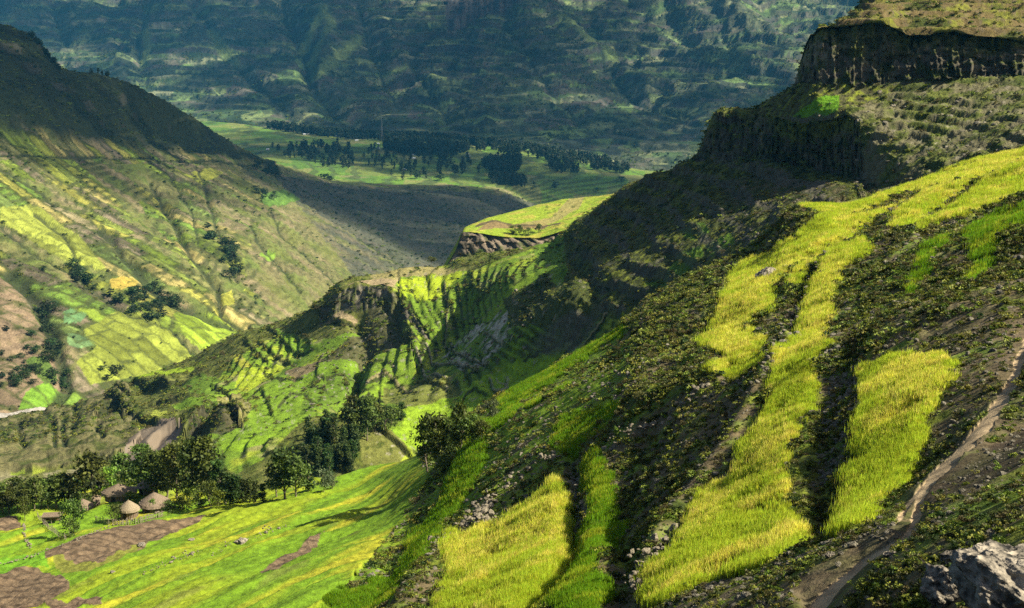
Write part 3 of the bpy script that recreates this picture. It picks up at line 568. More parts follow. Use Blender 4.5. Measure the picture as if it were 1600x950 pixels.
zone = np.clip(s.poly([(-300,262),(120,250),(200,330),(330,420),(420,500),(300,570),(120,640),(0,660),(-300,660)]) * .85 + s.poly([(200,260),(340,262),(420,300),(380,420),(420,500),(330,430),(230,340)]) * .6 + s.poly([(0,180),(120,190),(330,240),(330,258),(-300,258),(-300,180)]) * .8, 0, 1)
h, on, edge = patches(27, 72, 320, .90); c = PAL[(h * 9.99).astype(int)]
on = on & (hash01(np.floor(cb / 27), np.floor(ca / 60), 329) < zone + .05); zon = on & (zone > .3)
s.cover = np.where(zon[..., None], c * (.45 + .95 * hash01(np.floor(cb / 9), np.floor(ca / 31), 322))[..., None], s.cover)
s.paint(zon * sstep(3.5, 1.5, edge), SCRUB, .85); s.paint(zon * sstep(.3, .42, sml), OLIVE, .7)
# contour terraces on the scrubby slopes
z1 = s.z + s.dz + 8 * fbm(x, y, 120, 3, 331)
for stp, kk, msk in ((6.5, .6, np.ones(s.shape)),):
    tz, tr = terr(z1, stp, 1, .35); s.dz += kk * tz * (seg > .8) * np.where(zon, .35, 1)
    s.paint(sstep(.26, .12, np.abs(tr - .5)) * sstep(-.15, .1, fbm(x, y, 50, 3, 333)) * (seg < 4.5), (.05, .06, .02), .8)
# bare eroded flanks; the gorge side painted darker to deepen its shade
q = s.poly([(430,275),(560,292),(800,305),(860,330),(860,440),(640,430),(560,440),(470,330)]); s.paint(q, (.065, .068, .055), .8); s.paint(q * sstep(0, .3, med), (.07, .075, .04), .6)
q = s.poly([(270,265),(360,260),(440,300),(520,350),(640,420),(560,450),(480,500),(420,490),(390,400),(330,330)]); s.paint(q * sstep(-.15, .25, fbm(cb, ca * .3, 26, 4, 335)), (.19, .16, .08), .55); s.paint(q * sstep(.0, .35, fbm(x, y, 45, 4, 336)), (.12, .14, .03), .7)
q = s.poly([(-300,430),(0,432),(30,455),(60,500),(85,545),(105,600),(60,605),(30,640),(-300,650)]); s.paint(q, (.24, .175, .11)); s.paint(q * sstep(0, .35, sml), SCRUB, .8)
for p, c in (([(28,632),(40,610),(75,596),(95,605),(90,622),(60,632)], (.16, .30, .03)), ([(40,560),(75,556),(90,590),(70,600)], (.10, .16, .03)),
             ([(98,490),(110,483),(135,492),(128,502),(100,504)], (.12, .23, .09)), ([(105,525),(130,522),(145,540),(120,548),(108,540)], (.14, .23, .09)),
             ([(130,515),(200,480),(260,510),(305,556),(290,572),(200,585),(140,600),(120,570),(150,540)], (.20, .23, .035)),
             ([(270,490),(300,478),(380,508),(318,548),(290,530)], (.24, .33, .03)), ([(172,440),(205,435),(217,440),(215,448),(190,455),(176,452)], (.40, .31, .06)),
             ([(345,455),(362,452),(368,472),(346,474)], (.34, .34, .05)), ([(405,398),(420,390),(430,400),(418,410)], (.17, .28, .035)), ([(300,270),(330,262),(350,272),(330,285),(310,285)], (.30, .32, .05)),
             ([(410,305),(440,300),(470,315),(440,326),(405,322)], (.10, .19, .03)), ([(0,330),(60,330),(130,380),(170,430),(100,410),(40,370),(0,350)], (.24, .27, .045))):
    q = s.poly(p); s.paint(q, c); s.paint(q * sstep(0, .4, sml), np.array(c) * .8, .5)
h3, on3, e3 = patches(19, 46, 380, 1); big_f = s.poly([(130,515),(200,480),(260,510),(305,556),(290,572),(200,585),(140,600),(120,570)]) | s.poly([(0,330),(60,330),(130,380),(170,430),(100,410),(40,370),(0,350)]) | s.poly([(270,490),(300,478),(380,508),(318,548)])
s.cover = np.where((big_f | (zon & (h3 < .45)))[..., None], s.cover * (.6 + .75 * h3)[..., None] * np.array([1, 1.02, 1]), s.cover); s.paint((big_f | zon) * sstep(2.2, .8, e3), (.06, .075, .02), .7)
# dark upper hill: cloud shade also put into the cover colour
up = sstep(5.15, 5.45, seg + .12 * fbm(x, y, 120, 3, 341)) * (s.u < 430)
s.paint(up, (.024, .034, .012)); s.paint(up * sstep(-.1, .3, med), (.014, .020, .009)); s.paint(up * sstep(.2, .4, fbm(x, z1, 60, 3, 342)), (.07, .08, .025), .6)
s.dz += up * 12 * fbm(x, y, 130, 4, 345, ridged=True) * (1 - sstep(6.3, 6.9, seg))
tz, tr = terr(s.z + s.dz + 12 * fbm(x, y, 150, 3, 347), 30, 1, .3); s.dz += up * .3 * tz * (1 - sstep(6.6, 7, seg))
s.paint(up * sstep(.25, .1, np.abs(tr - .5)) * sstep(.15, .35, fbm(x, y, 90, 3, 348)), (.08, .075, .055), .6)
# gullies
for l, h_, w_, cw in (([(235,285),(270,345),(300,400),(316,418),(338,443),(344,487),(382,508)], -14, 7, 3.5), ([(155,365),(177,380),(190,405),(221,434),(253,462),(303,481),(335,500),(382,511)], -13, 8, 5),
                  ([(55,340),(104,374),(136,446),(205,494),(262,512),(306,556)], -9, 6, 3), ([(13,427),(40,450),(63,484),(85,531),(104,598),(82,632)], -15, 12, 12),
                  ([(310,265),(330,330),(345,370),(370,435)], -8, 5, 2.5), ([(0,265),(30,285),(65,305),(85,325)], -6, 5, 3), ([(0,355),(50,395),(85,415),(140,450)], -7, 5, 3),
                  ([(420,330),(440,365),(500,420),(530,450)], -9, 6, 2), ([(560,370),(600,400),(650,425)], -9, 7, 2), ([(0,243),(200,248),(330,250),(430,262)], -7, 3, 2.2), ([(390,350),(400,375),(430,410),(470,460)], -8, 6, 2.5), ([(260,270),(300,330),(310,380)], -6, 5, 2)):
    d = s.line(l); s.dz += .5 * h_ * np.exp(-(d / w_ * 1.2) ** 2); s.paint(sstep(cw, cw * .5, d), (.035, .045, .018), .85)
s.cover *= .9
# stream bed gravel
rb = s.poly([(-250,672),(0,642),(30,634),(72,630),(85,632),(62,642),(0,664),(-250,700)]); s.paint(rb, (.36, .33, .30)); s.cls[rb] = 1; s.paint(rb * sstep(0, .3, sml), (.25, .23, .2), .6)
s.dz += np.where(rb, .1, 1.0) * np.where(zon, .25, 1) * (1.1 * sml + .9 * fbm(x, y, 6, 3, 351)) * 1.0 * sstep(.5, 1, seg)
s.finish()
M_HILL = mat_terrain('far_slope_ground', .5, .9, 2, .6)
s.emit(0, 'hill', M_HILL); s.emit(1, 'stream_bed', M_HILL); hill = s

# ================================================================== 4. the plain
PLAIN = [
 [(200,330,2900),(430,300,2700),(520,300,2850),(600,302,2950),(700,305,3040),(775,306,3120),(800,312,3140),(830,336,3180),(900,365,3200),(960,370,3220),(1150,370,3340)],
 [(200,300,3000),(430,276,2800),(520,289,2900),(600,292,3000),(700,294,3080),(775,296,3150),(800,303,3190),(830,322,3220),(900,345,3250),(960,350,3280),(1150,350,3400)],
 [(200,262,3600),(430,242,3550),(600,254,3500),(700,262,3480),(800,274,3450),(900,285,3500),(1000,288,3550),(1150,287,3650)],
 [(200,190,4900),(330,190,4850),(430,203,4650),(520,212,4480),(600,217,4380),(700,222,4280),(800,232,4180),(900,248,4080),(1000,267,3980),(1150,272,3980)],
]
PLAIN.append([(p[0], p[1] + 4, p[2] + 250) for p in PLAIN[-1]]); PLAIN.append([(p[0], p[1] + 25, p[2] + 500) for p in PLAIN[-2]])
s = Sheet(PLAIN, 200, 1150, 1.9, 1.5, smooth=30, hidden=(0,))
x, y = s.x, s.y
s.dz += 10 * fbm(x, y, 420, 3, 401) + 2 * fbm(x, y, 80, 3, 402)
cell = hash01(np.floor(x / 85 + .5 * fbm(x, y, 300, 2, 403)), np.floor(y / 130 + .5 * fbm(x, y, 300, 2, 404)), 405)
P2 = np.array([(.10, .19, .03), (.13, .24, .03), (.19, .25, .05), (.09, .15, .03), (.16, .21, .045), (.22, .24, .07)])
s.cover = P2[(cell * 5.99).astype(int)] * (1 + .25 * fbm(x, y, 60, 3, 406)[..., None])
s.paint(sstep(.05, .4, fbm(x, y, 260, 3, 407)), (.10, .21, .03), .7); s.paint(sstep(.3, .5, fbm(x, y, 90, 3, 408)), TAN, .5)
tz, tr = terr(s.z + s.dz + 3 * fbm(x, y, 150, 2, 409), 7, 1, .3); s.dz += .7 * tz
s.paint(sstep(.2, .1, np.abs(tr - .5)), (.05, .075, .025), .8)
s.paint((s.t < 1.15) * sstep(800, 840, s.u), (.09, .09, .07), .8)
s.cover *= .8
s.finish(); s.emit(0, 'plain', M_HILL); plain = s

# ================================================================== 5. the escarpment beyond
ESC = [
 [(-400,300,4500),(0,260,4700),(330,205,4700),(430,220,4500),(600,232,4250),(800,246,4050),(900,262,3950),(1000,282,3850),(1100,285,3850),(2000,285,3850)],
 [(-400,290,4600),(0,250,4800),(330,192,4850),(430,206,4650),(600,219,4400),(800,234,4180),(900,250,4080),(1000,270,3980),(1100,275,3950),(2000,275,3950)],
 [(-400,180,5400),(0,150,5600),(200,150,5500),(330,165,5300),(430,170,5200),(600,175,5000),(800,195,4700),(1000,215,4500),(1150,215,4450),(2000,215,4450)],
 [(-400,90,6200),(0,80,6300),(300,85,6300),(600,90,6000),(800,105,5800),(900,110,5600),(1000,130,5400),(1150,140,5300),(1250,140,5300),(2000,140,5300)],
 [(-400,15,6900),(0,15,6900),(300,10,6900),(600,10,6700),(690,45,6300),(830,45,6300),(880,50,6300),(1000,70,6100),(1150,80,6000),(1250,70,6000),(2000,70,6000)],
 [(-400,-60,7500),(0,-60,7500),(300,-60,7500),(600,-60,7400),(690,-35,6700),(830,-35,6700),(900,-30,7000),(1150,-10,6700),(1250,-20,6800),(2000,-20,6800)],
 [(-400,-140,8000),(600,-140,7900),(760,-120,7400),(900,-130,7800),(1150,-120,7500),(2000,-120,7500)],
 [(-400,-150,9500),(2000,-150,9500)],
]
s = Sheet(ESC, -1400, 2800, 2.3, 1.7, smooth=60, hidden=(0, 5, 6))
x, y = s.x, s.y; seg = s.t
wx = x + 160 * fbm(x, y, 700, 3, 501); rdg = fbm(wx, y * .38, 900, 5, 502, .5, ridged=True)
amp = np.interp(seg, [1, 1.6, 3, 4.5, 6], [0, 45, 120, 165, 80]); amp *= np.interp(s.u, [0, 850, 1000, 1400], [1, 1, 1.35, 1.5])
s.dz += amp * rdg + np.interp(seg, [1, 2, 6], [0, 30, 55]) * fbm(x, y, 420, 4, 504) + 8 * fbm(x, y, 90, 4, 505) * (seg > 1)
z1 = s.z + s.dz + 26 * fbm(x, y, 500, 4, 506)
tz, tr = terr(z1, 62, 1, .22); s.dz += .3 * tz * sstep(1.6, 3, seg) * sstep(-.3, .3, fbm(x, y, 500, 2, 507))
tz2, tr2 = terr(z1 + .3 * tz, 17, 1, .3); s.dz += .8 * tz2 * sstep(1, 1.6, seg)
med = fbm(x, y, 170, 4, 511); sml = fbm(x, y, 45, 4, 512)
s.paint(np.ones(s.shape), (.085, .095, .05)); s.paint(sstep(-.1, .3, med + .4 * sml), (.07, .11, .035)); s.paint(sstep(.1, .4, fbm(x, z1 * 14, 230, 5, 513)), (.17, .24, .07), .9)
s.paint(sstep(.1, .4, fbm(x, y, 120, 4, 514)), (.15, .125, .09), .7); s.paint(sstep(.22, .4, fbm(x, z1 * 9, 110, 4, 517)), (.26, .28, .10), .8)
bi = np.floor(z1 / 13.0); ci = np.floor(x / (70 + 130 * hash01(bi, bi * 0, 530)) + 9 * hash01(bi, bi * 0, 531)); hc = hash01(ci, bi, 532)
P3 = np.array([(.03, .045, .025), (.08, .13, .04), (.15, .23, .06), (.19, .24, .08), (.11, .095, .065), (.035, .065, .025), (.06, .075, .045), (.24, .25, .12)])
s.cover = np.where(((hash01(ci, bi, 533) < .62) & (fbm(x, y, 330, 3, 534) > -.22))[..., None], P3[(hc * 7.99).astype(int)], s.cover)
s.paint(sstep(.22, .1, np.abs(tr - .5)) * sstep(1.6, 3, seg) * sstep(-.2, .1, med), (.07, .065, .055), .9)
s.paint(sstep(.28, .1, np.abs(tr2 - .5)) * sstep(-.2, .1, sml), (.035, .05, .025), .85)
s.paint(sstep(.25, .42, fbm(x, y, 60, 4, 516)), (.03, .045, .022), .8)
for l, h_, w_, c in (([(440,10),(455,60),(472,90),(480,120),(486,150),(520,175),(570,198)], -85, 13, 1), ([(225,45),(216,80),(222,122)], -60, 9, 1), ([(85,20),(95,50),(105,72)], -50, 9, 1), ([(500,45),(515,80),(505,120),(495,150)], 60, 13, 0), ([(590,50),(640,110),(690,150),(760,200)], 45, 14, 0), ([(640,100),(700,190)], -30, 8, 1),
        ([(330,60),(370,110),(420,150)], 40, 12, 0), ([(300,30),(345,95),(400,150),(470,200)], -40, 10, 1), ([(860,30),(930,80),(1010,130)], 70, 13, 0), ([(980,20),(1040,50),(1080,80)], -80, 13, 0), ([(1080,10),(1130,50),(1165,80)], 70, 13, 0), ([(1150,10),(1190,50),(1240,80)], -70, 13, 0), ([(940,90),(1000,150),(1080,200)], -45, 12, 1), ([(150,20),(170,70),(190,120)], 45, 13, 0), ([(560,20),(575,80),(620,160)], -40, 10, 1), ([(790,60),(830,120),(900,190)], -40, 11, 1)):
    d = s.line(l, 50); s.dz += .5 * h_ * np.exp(-(d / w_) ** 2) * sstep(1, 1.3, seg)
    if c: s.paint(sstep(3.2, 1.2, d + 2 * sml), (.02, .035, .018), .85)
for l in ([(222,60),(232,90),(226,118)], [(470,95),(505,60),(520,70),(490,120)], [(330,80),(368,112)], [(880,45),(960,90)], [(500,140),(560,80)]): s.paint(sstep(9, 3, s.line(l, 20) + 5 * sml), (.17, .23, .06), .75)  # sunlit fans beside the gullies, painted as paler green cover
bl = s.poly([(700,60),(695,10),(705,-60),(840,-60),(832,10),(825,42),(770,45),(740,45)]) # the dark columnar buttress
s.paint(bl, (.075, .065, .055)); h = x; cm = fbm(h, s.z * .15, 45, 3, 521, ridged=True); f = 1 + np.where(bl, 45 * cm, 0) / s.d; s.x *= f; s.y *= f
s.paint(sstep(.62, .8, -rdg), (.03, .045, .02), .6)
s.cover *= np.array([.8, .82, .9])
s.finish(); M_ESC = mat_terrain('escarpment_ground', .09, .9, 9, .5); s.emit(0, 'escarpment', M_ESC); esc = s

# ================================================================== prototypes for scattered growth and stones
def leaf_faces(centres, size, rng, squash=1.0):
    """one small kite-shaped leaf clump per centre, random facing"""
    k = len(centres); a = rng.normal(size=(k, 3)); a /= np.linalg.norm(a, axis=1, keepdims=True)
    b = np.cross(a, rng.normal(size=(k, 3))); b /= np.linalg.norm(b, axis=1, keepdims=True)
    sz = (size * (.6 + .8 * rng.random((k, 1))))
    v = np.stack([centres - a * sz, centres + b * sz * .55, centres + a * sz, centres - b * sz * .55], 1)
    v[..., 2] = (v[..., 2] - centres[:, None, 2]) * squash + centres[:, None, 2]
    return v.reshape(-1, 3), np.arange(4 * k).reshape(-1, 4)
def with_tint(me, tint):
    a = me.color_attributes.new('cover', 'FLOAT_COLOR', 'POINT')
    a.data.foreach_set('color', np.concatenate([tint, np.ones((len(tint), 1))], 1).astype(np.float32).ravel())
def mat_leaf(name, transl=.3, hue=.03, val=.25):
    m, t, b = new_mat(name); N = t.nodes; L = t.links; b.inputs['Roughness'].default_value = .6; b.inputs['Specular IOR Level'].default_value = .3
    at = N.new('ShaderNodeAttribute'); at.attribute_name = 'cover'; oi = N.new('ShaderNodeObjectInfo'); h = N.new('ShaderNodeHueSaturation')
    mr = N.new('ShaderNodeMapRange'); mr.inputs[3].default_value = 1 - val; mr.inputs[4].default_value = 1 + val; L.new(oi.outputs['Random'], mr.inputs[0])
    mh = N.new('ShaderNodeMapRange'); mh.inputs[3].default_value = .5 - hue; mh.inputs[4].default_value = .5 + hue; L.new(oi.outputs['Random'], mh.inputs[0])
    L.new(mr.outputs[0], h.inputs['Value']); L.new(mh.outputs[0], h.inputs['Hue']); L.new(at.outputs['Color'], h.inputs['Color'])
    L.new(h.outputs[0], b.inputs['Base Color']); tr = N.new('ShaderNodeBsdfTranslucent'); L.new(h.outputs[0], tr.inputs[0])
    ms = N.new('ShaderNodeMixShader'); ms.inputs[0].default_value = transl; L.new(b.outputs[0], ms.inputs[1]); L.new(tr.outputs[0], ms.inputs[2])
    L.new(ms.outputs[0], t.nodes['Material Output'].inputs[0]); return m
M_LEAF = mat_leaf('foliage'); M_GRASS = mat_leaf('barley_blades', .5, .02, .2)
M_BARK = mat_plain('bark', (.10, .08, .055), (.24, .20, .15), 6, stretch=(4, 4, .6))
M_ROCK = mat_plain('weathered_rock', (.075, .068, .052), (.21, .19, .145), 3.0, bump=.8, dist=.12, objrand=.3)
M_PALE = mat_plain('pale_lichened_rock', (.04, .038, .033), (.38, .33, .26), 3.4, bump=1, dist=.25)

def bush_mesh(seed, base, tip, k=110, size=.2):
    r = np.random.default_rng(seed); lob = r.normal(size=(6, 3)) * (.42, .42, .2); lob[:, 2] = np.abs(lob[:, 2]) + .15
    d = r.normal(size=(k, 3)); d /= np.linalg.norm(d, axis=1, keepdims=True); d[:, 2] = np.abs(d[:, 2]) * .9 - .1
    c = lob[r.integers(0, 6, k)] + d * (.30 + .22 * r.random((k, 1)))
    v, f = leaf_faces(c, size, r); tint = np.repeat(np.array(base) + (np.array(tip) - base) * r.random((k, 1)), 4, 0)
    me = mesh_np('bush', v, f, tint, M_LEAF, smooth=False); return me
def rock_mesh(seed, sub=2, sq=.65, mat=None, rough=.3, name='stone'):
    import bmesh
    bm = bmesh.new(); bmesh.ops.create_icosphere(bm, subdivisions=sub, radius=1); rr = np.random.default_rng(seed)
    pl = rr.normal(size=(9, 3)); pl /= np.linalg.norm(pl, axis=1, keepdims=True); off = (.40 if sub < 3 else .55) + .40 * rr.random(9); ax = .75 + .5 * rr.random(3)
    co = np.array([v.co[:] for v in bm.verts])
    for p, o in zip(pl, off):
        t = co @ p; co = co - np.outer(np.maximum(t - o, 0), p) * .92
    nz = fbm(co[:, 0] * 1.3 + seed * 3.1 + co[:, 2], co[:, 1] * 1.3 - co[:, 2] * .7, .55, 3 if sub < 4 else 6, seed)
    co = co * (1 + rough * nz[:, None]) * ax * (1, 1, sq)
    for v, c in zip(bm.verts, co): v.co = c
    me = bpy.data.meshes.new(name); bm.to_mesh(me); bm.free(); me.materials.append(mat or M_ROCK)
    if sub > 3: me.polygons.foreach_set('use_smooth', [True] * len(me.polygons))
    return me
def tuft_mesh(seed, h, base, tip, k=18, width=.021, spread=.22):
    r = np.random.default_rng(seed); V = []; F = []; T = []
    for i in range(k):
        p = r.normal(size=2) * spread; hh = h * (.65 + .5 * r.random()); a = r.random() * 6.28; w = width * (.7 + .6 * r.random()); ln = r.normal(size=2) * .12 * hh
        dx, dy = math.cos(a) * w, math.sin(a) * w; n0 = len(V)
        V += [(p[0] - dx, p[1] - dy, -.05), (p[0] + dx, p[1] + dy, -.05), (p[0] + ln[0] * .4 + dx * .8, p[1] + ln[1] * .4 + dy * .8, hh * .6), (p[0] + ln[0] * .4 - dx * .8, p[1] + ln[1] * .4 - dy * .8, hh * .6), (p[0] + ln[0], p[1] + ln[1], hh)]
        F += [(n0, n0 + 1, n0 + 2), (n0, n0 + 2, n0 + 3), (n0 + 3, n0 + 2, n0 + 4)]
        f = .7 + .5 * r.random(); T += [np.array(base) * f] * 2 + [np.array(tip) * f] * 3
    return mesh_np('tuft', V, F, np.array(T), M_GRASS, smooth=False)

def scatter(name, pts, scales, protos, label=None, cat=None, tilt=.15, pick=None):
    """one object of uncountable growth: prototypes set on its points by geometry nodes"""
    k = len(pts); me = bpy.data.meshes.new(name); me.vertices.add(k); me.vertices.foreach_set('co', np.asarray(pts, np.float32).ravel())
    a = me.attributes.new('sc', 'FLOAT_VECTOR', 'POINT'); sc = np.asarray(scales); sc = np.repeat(sc[:, None], 3, 1) if sc.ndim == 1 else sc
    a.data.foreach_set('vector', sc.astype(np.float32).ravel())
    a = me.attributes.new('rot', 'FLOAT_VECTOR', 'POINT'); rot = np.stack([RNG.normal(size=k) * tilt, RNG.normal(size=k) * tilt, RNG.random(k) * 6.283], 1)
    a.data.foreach_set('vector', rot.astype(np.float32).ravel())
    a = me.attributes.new('pick', 'INT', 'POINT'); a.data.foreach_set('value', (pick if pick is not None else RNG.integers(0, len(protos), k)).astype(np.int32))
    c = bpy.data.collections.new(name + '_kinds')
    for i, pm in enumerate(protos): c.objects.link(bpy.data.objects.new('%02d_' % i + pm.name, pm))
    o = link(me, name); g = bpy.data.node_groups.new(name, 'GeometryNodeTree')
    g.interface.new_socket('Geometry', in_out='INPUT', socket_type='NodeSocketGeometry'); g.interface.new_socket('Geometry', in_out='OUTPUT', socket_type='NodeSocketGeometry')
    N = g.nodes; gi = N.new('NodeGroupInput'); go = N.new('NodeGroupOutput'); ip = N.new('GeometryNodeInstanceOnPoints'); ci = N.new('GeometryNodeCollectionInfo')
    ci.inputs['Collection'].default_value = c; ci.inputs['Separate Children'].default_value = True; ci.inputs['Reset Children'].default_value = True
    ip.inputs['Pick Instance'].default_value = True
    def attr(nm, ty):
        q = N.new('GeometryNodeInputNamedAttribute'); q.data_type = ty; q.inputs['Name'].default_value = nm; return q.outputs[0]
    L = g.links; L.new(gi.outputs[0], ip.inputs['Points']); L.new(ci.outputs[0], ip.inputs['Instance']); L.new(attr('pick', 'INT'), ip.inputs['Instance Index'])
    e2r = N.new('FunctionNodeEulerToRotation'); L.new(attr('rot', 'FLOAT_VECTOR'), e2r.inputs[0])
    L.new(e2r.outputs[0], ip.inputs['Rotation']); L.new(attr('sc', 'FLOAT_VECTOR'), ip.inputs['Scale']); L.new(ip.outputs[0], go.inputs[0])
    md = o.modifiers.new('scatter', 'NODES'); md.node_group = g
    return tag(o, label, cat, kind='stuff')

# ---- heath bushes on the near hillside
DK, LT, YG = (.022, .040, .006), (.21, .26, .024), (.36, .36, .045)
bushes = [bush_mesh(1, DK, LT), bush_mesh(2, DK, LT), bush_mesh(3, (.03, .06, .008), YG), bush_mesh(4, (.02, .035, .008), (.06, .09, .015)), bush_mesh(5, (.05, .055, .02), (.17, .15, .05))]
seen = (n.pu > -40) & (n.pu < 1640) & (n.pv < 990) & (n.t > .2) & (n.t < 4.1)
infield = np.zeros(n.shape, bool)
for m in FIELDS.values(): infield |= m
infield |= n.poly(LOW)
trail = pdist(n.u, n.v, PATH) < np.interp(n.v, [600, 800, 860, 950], [11, 14, 24, 34])
free = seen & ~infield & ~(n.cls == 1)
mossy = sstep(-.25, .3, fbm(n.x, n.y, 9, 4, 21) + .6 * fbm(n.x, n.y, 2.2, 4, 22))
soilzone = n.poly([(1420,760),(1500,720),(1600,640),(1700,600),(1700,720),(1600,780),(1500,820),(1430,800)]) | trail
dens = (mossy * sstep(-.1, .3, fbm(n.x, n.y, 4, 3, 29)) + .10) * np.where(gr | cg, .25, 1) * np.where(trail, .004, np.where(soilzone, .05, 1)) / np.maximum(n.d, 30) ** 1.5
K = 25000; p = n.sample(free, K, dens); dist = np.linalg.norm(p, axis=1)
scatter('heath_shrub', p, (.09 + .24 * RNG.random(K) ** 2.5) * np.clip(dist / 70, .5, 2.3), bushes, 'low dark green heath shrubs covering the near hillside between the barley strips', 'shrubs')
stones = [rock_mesh(i, rough=.18) for i in range(8)]
dens = (1.15 - mossy) / np.maximum(n.d, 15) ** 1.6
K = 7000; p = n.sample(free & ~(n.cls == 1) & ~trail, K, dens); dist = np.linalg.norm(p, axis=1)
scatter('loose_stone', p, (.04 + .15 * RNG.random(K) ** 4) * np.clip(dist / 50, .5, 2.2), stones, 'grey loose stones strewn over the near hillside', 'stones')
# stones lying in bands
bands = [[(1345,590),(1330,620),(1335,660),(1320,720),(1300,780),(1290,830)], [(902,740),(915,790),(902,830),(880,880),(850,930)], [(1290,560),(1310,600),(1300,660),(1290,720)], [(1000,940),(1100,915),(1250,880),(1300,860),(1390,850)]]
msk = np.zeros(n.shape, bool)
for b_ in bands: msk |= pdist(n.u, n.v, b_) < 13
K = 3600; p = n.sample(msk & ~infield & ~(n.cls == 1), K); dist = np.linalg.norm(p, axis=1)
scatter('rubble', p, (.06 + .2 * RNG.random(K) ** 3) * np.clip(dist / 70, .5, 1.8), stones, 'bands of grey rubble between the barley strips', 'rubble')
# ---- standing crops
def crop(name, keys, count, protos, label, h=1.0, fade=1.4):
    m = np.zeros(n.shape, bool); h *= .66; count = int(count * 1.25)
    for k in keys: m |= FIELDS[k]
    p = n.sample(m & seen, count, (.05 + sstep(-.28, .12, fbm(n.x, n.y, 2.4, 3, 68))) / np.maximum(n.d, 30) ** fade); dist = np.linalg.norm(p, axis=1)
    y_ = .8 * sstep(.0, .4, fbm(p[:, 0], p[:, 1], 4.5, 3, 66)); dq = p[:, 1] * CP - p[:, 2] * SP; uu = 800 + p[:, 0] / dq * FPX; vv = 475 - (p[:, 1] * SP + p[:, 2] * CP) / dq * FPX
    for gp in GOLD: y_ = np.maximum(y_, inpoly(uu + RNG.normal(size=len(p)) * 7, vv + RNG.normal(size=len(p)) * 9, gp) * .62)
    pk = np.where(RNG.random(len(p)) < y_, RNG.integers(0, 2, len(p)), 2 + RNG.integers(0, 2, len(p)))
    scatter(name, p, np.clip(dist / 85, .8, 1.9) * h * (.5 + .8 * RNG.random(len(p)) ** 1.3) * (1 + .35 * fbm(p[:, 0], p[:, 1], 5, 3, 69)), protos, label, 'barley', .12, pk)
GOLD = [[(1395,575),(1430,560),(1475,572),(1480,600),(1455,640),(1420,662),(1385,650),(1380,610)], [(1175,690),(1215,670),(1245,640),(1240,690),(1210,735),(1170,745)], [(1085,790),(1130,760),(1145,790),(1110,830),(1070,850)], [(1110,510),(1165,440),(1200,420),(1280,390),(1420,300),(1600,230),(1600,250),(1440,315),(1300,385),(1205,450),(1190,500),(1150,550),(1110,600)],
        [(700,850),(790,820),(860,775),(885,800),(880,850),(800,860),(740,900),(700,905)], [(908,722),(925,712),(945,745),(960,780),(925,790)], [(1290,410),(1345,398),(1310,440),(1290,520),(1250,550),(1265,470)]]
YEL = [tuft_mesh(i, .62, (.22, .24, .025), c) for i, c in enumerate(((.84, .74, .15), (.76, .72, .08), (.56, .62, .05), (.44, .56, .03)))]
GRN = [tuft_mesh(i + 9, .5, (.13, .22, .012), c) for i, c in enumerate(((.34, .44, .02), (.40, .44, .03), (.20, .36, .012), (.18, .33, .012)))]
crop('barley', ['strip_upper'], 30000, YEL, 'ripening yellow barley in the long upper strip below the mesa', .9)
crop('barley', ['strip_second'], 9000, YEL, 'yellow barley in the strip just below the long upper one', .9)
crop('barley', ['strip_descending'], 36000, YEL, 'yellow green barley strip running down the slope and widening at its foot')
crop('barley', ['plot_by_path'], 22000, YEL, 'isolated barley plot beside the footpath')
crop('barley', ['patch_right', 'patch_small'], 5000, GRN, 'thin green barley patches at the right edge above the heath')
crop('barley', ['barley_slope'], 22000, YEL, 'tall yellow barley on the slope below the stony crest', 1.15)
crop('barley', ['green_strip'], 11000, GRN, 'deep green barley in the narrow hollow right of the tall yellow barley', 1.1)
crop('barley', ['terrace_a', 'terrace_b', 'terrace_c', 'shaded_field', 'edge_strip', 'ledge_strip'], 12000, GRN, 'short green crop on the small terraces behind the stony crest', .8)
crop('barley', ['steep_grass', 'steep_grass_low', 'lower_grass'], 12000, GRN, 'shaded green grass on the steep bank below the tree clump', 1.0)
# ---- shrubs on the slopes beyond
big_b = bushes
ms = (mid.pu > -30) & (mid.pu < 1630) & (mid.t > 1)
rockf = (mid.t > 7) & (mid.t < 8) & (mid.u > 1235)
lum = mid.cover.mean(-1); dk = sstep(.12, .05, lum)
K = 24000; p = mid.sample(ms & ~rockf & (mid.cls == 0), K, (dk + .07) / mid.d); dist = np.linalg.norm(p, axis=1)
scatter('hillside_shrub', p, (.35 + .9 * RNG.random(K) ** 2.5) * np.clip(dist / 420, .6, 1.7), big_b, 'scrub growing over the ravine side, spur and mesa slopes', 'scrub')
K = 7000; lt = mid.poly([(1250,170),(1440,128),(1700,112),(1700,232),(1500,262),(1345,308),(1320,280),(1305,230)]) | mid.poly([(640,500),(860,440),(870,520),(740,600),(640,620)]) | mid.poly([(1000,330),(1240,300),(1300,330),(1100,420)]) | mid.poly([(420,560),(620,470),(640,560),(500,680)])
p = mid.sample(ms & lt & ~rockf, K); scatter('fallen_stone', p, .25 + 1.0 * RNG.random(K) ** 4, stones, 'fallen stones scattered on the mesa slopes', 'stones')
hs = (hill.pu > -30) & (hill.pv < 680) & (hill.t > 1) & (hill.t < 7); lum = hill.cover.mean(-1)
K = 5200; p = hill.sample(hs & (hill.cls == 0), K, (sstep(.09, .04, lum) + .03) / hill.d); dist = np.linalg.norm(p, axis=1)
scatter('valley_shrub', p, (1.0 + 2.2 * RNG.random(K) ** 3) * np.clip(dist / 1500, .7, 1.3), bushes[:2] + bushes[3:4], 'dark shrubs along the gullies of the far valley side', 'scrub')
es = (esc.pu > -30) & (esc.pu < 1630) & (esc.pv > -20) & (esc.t > 1)
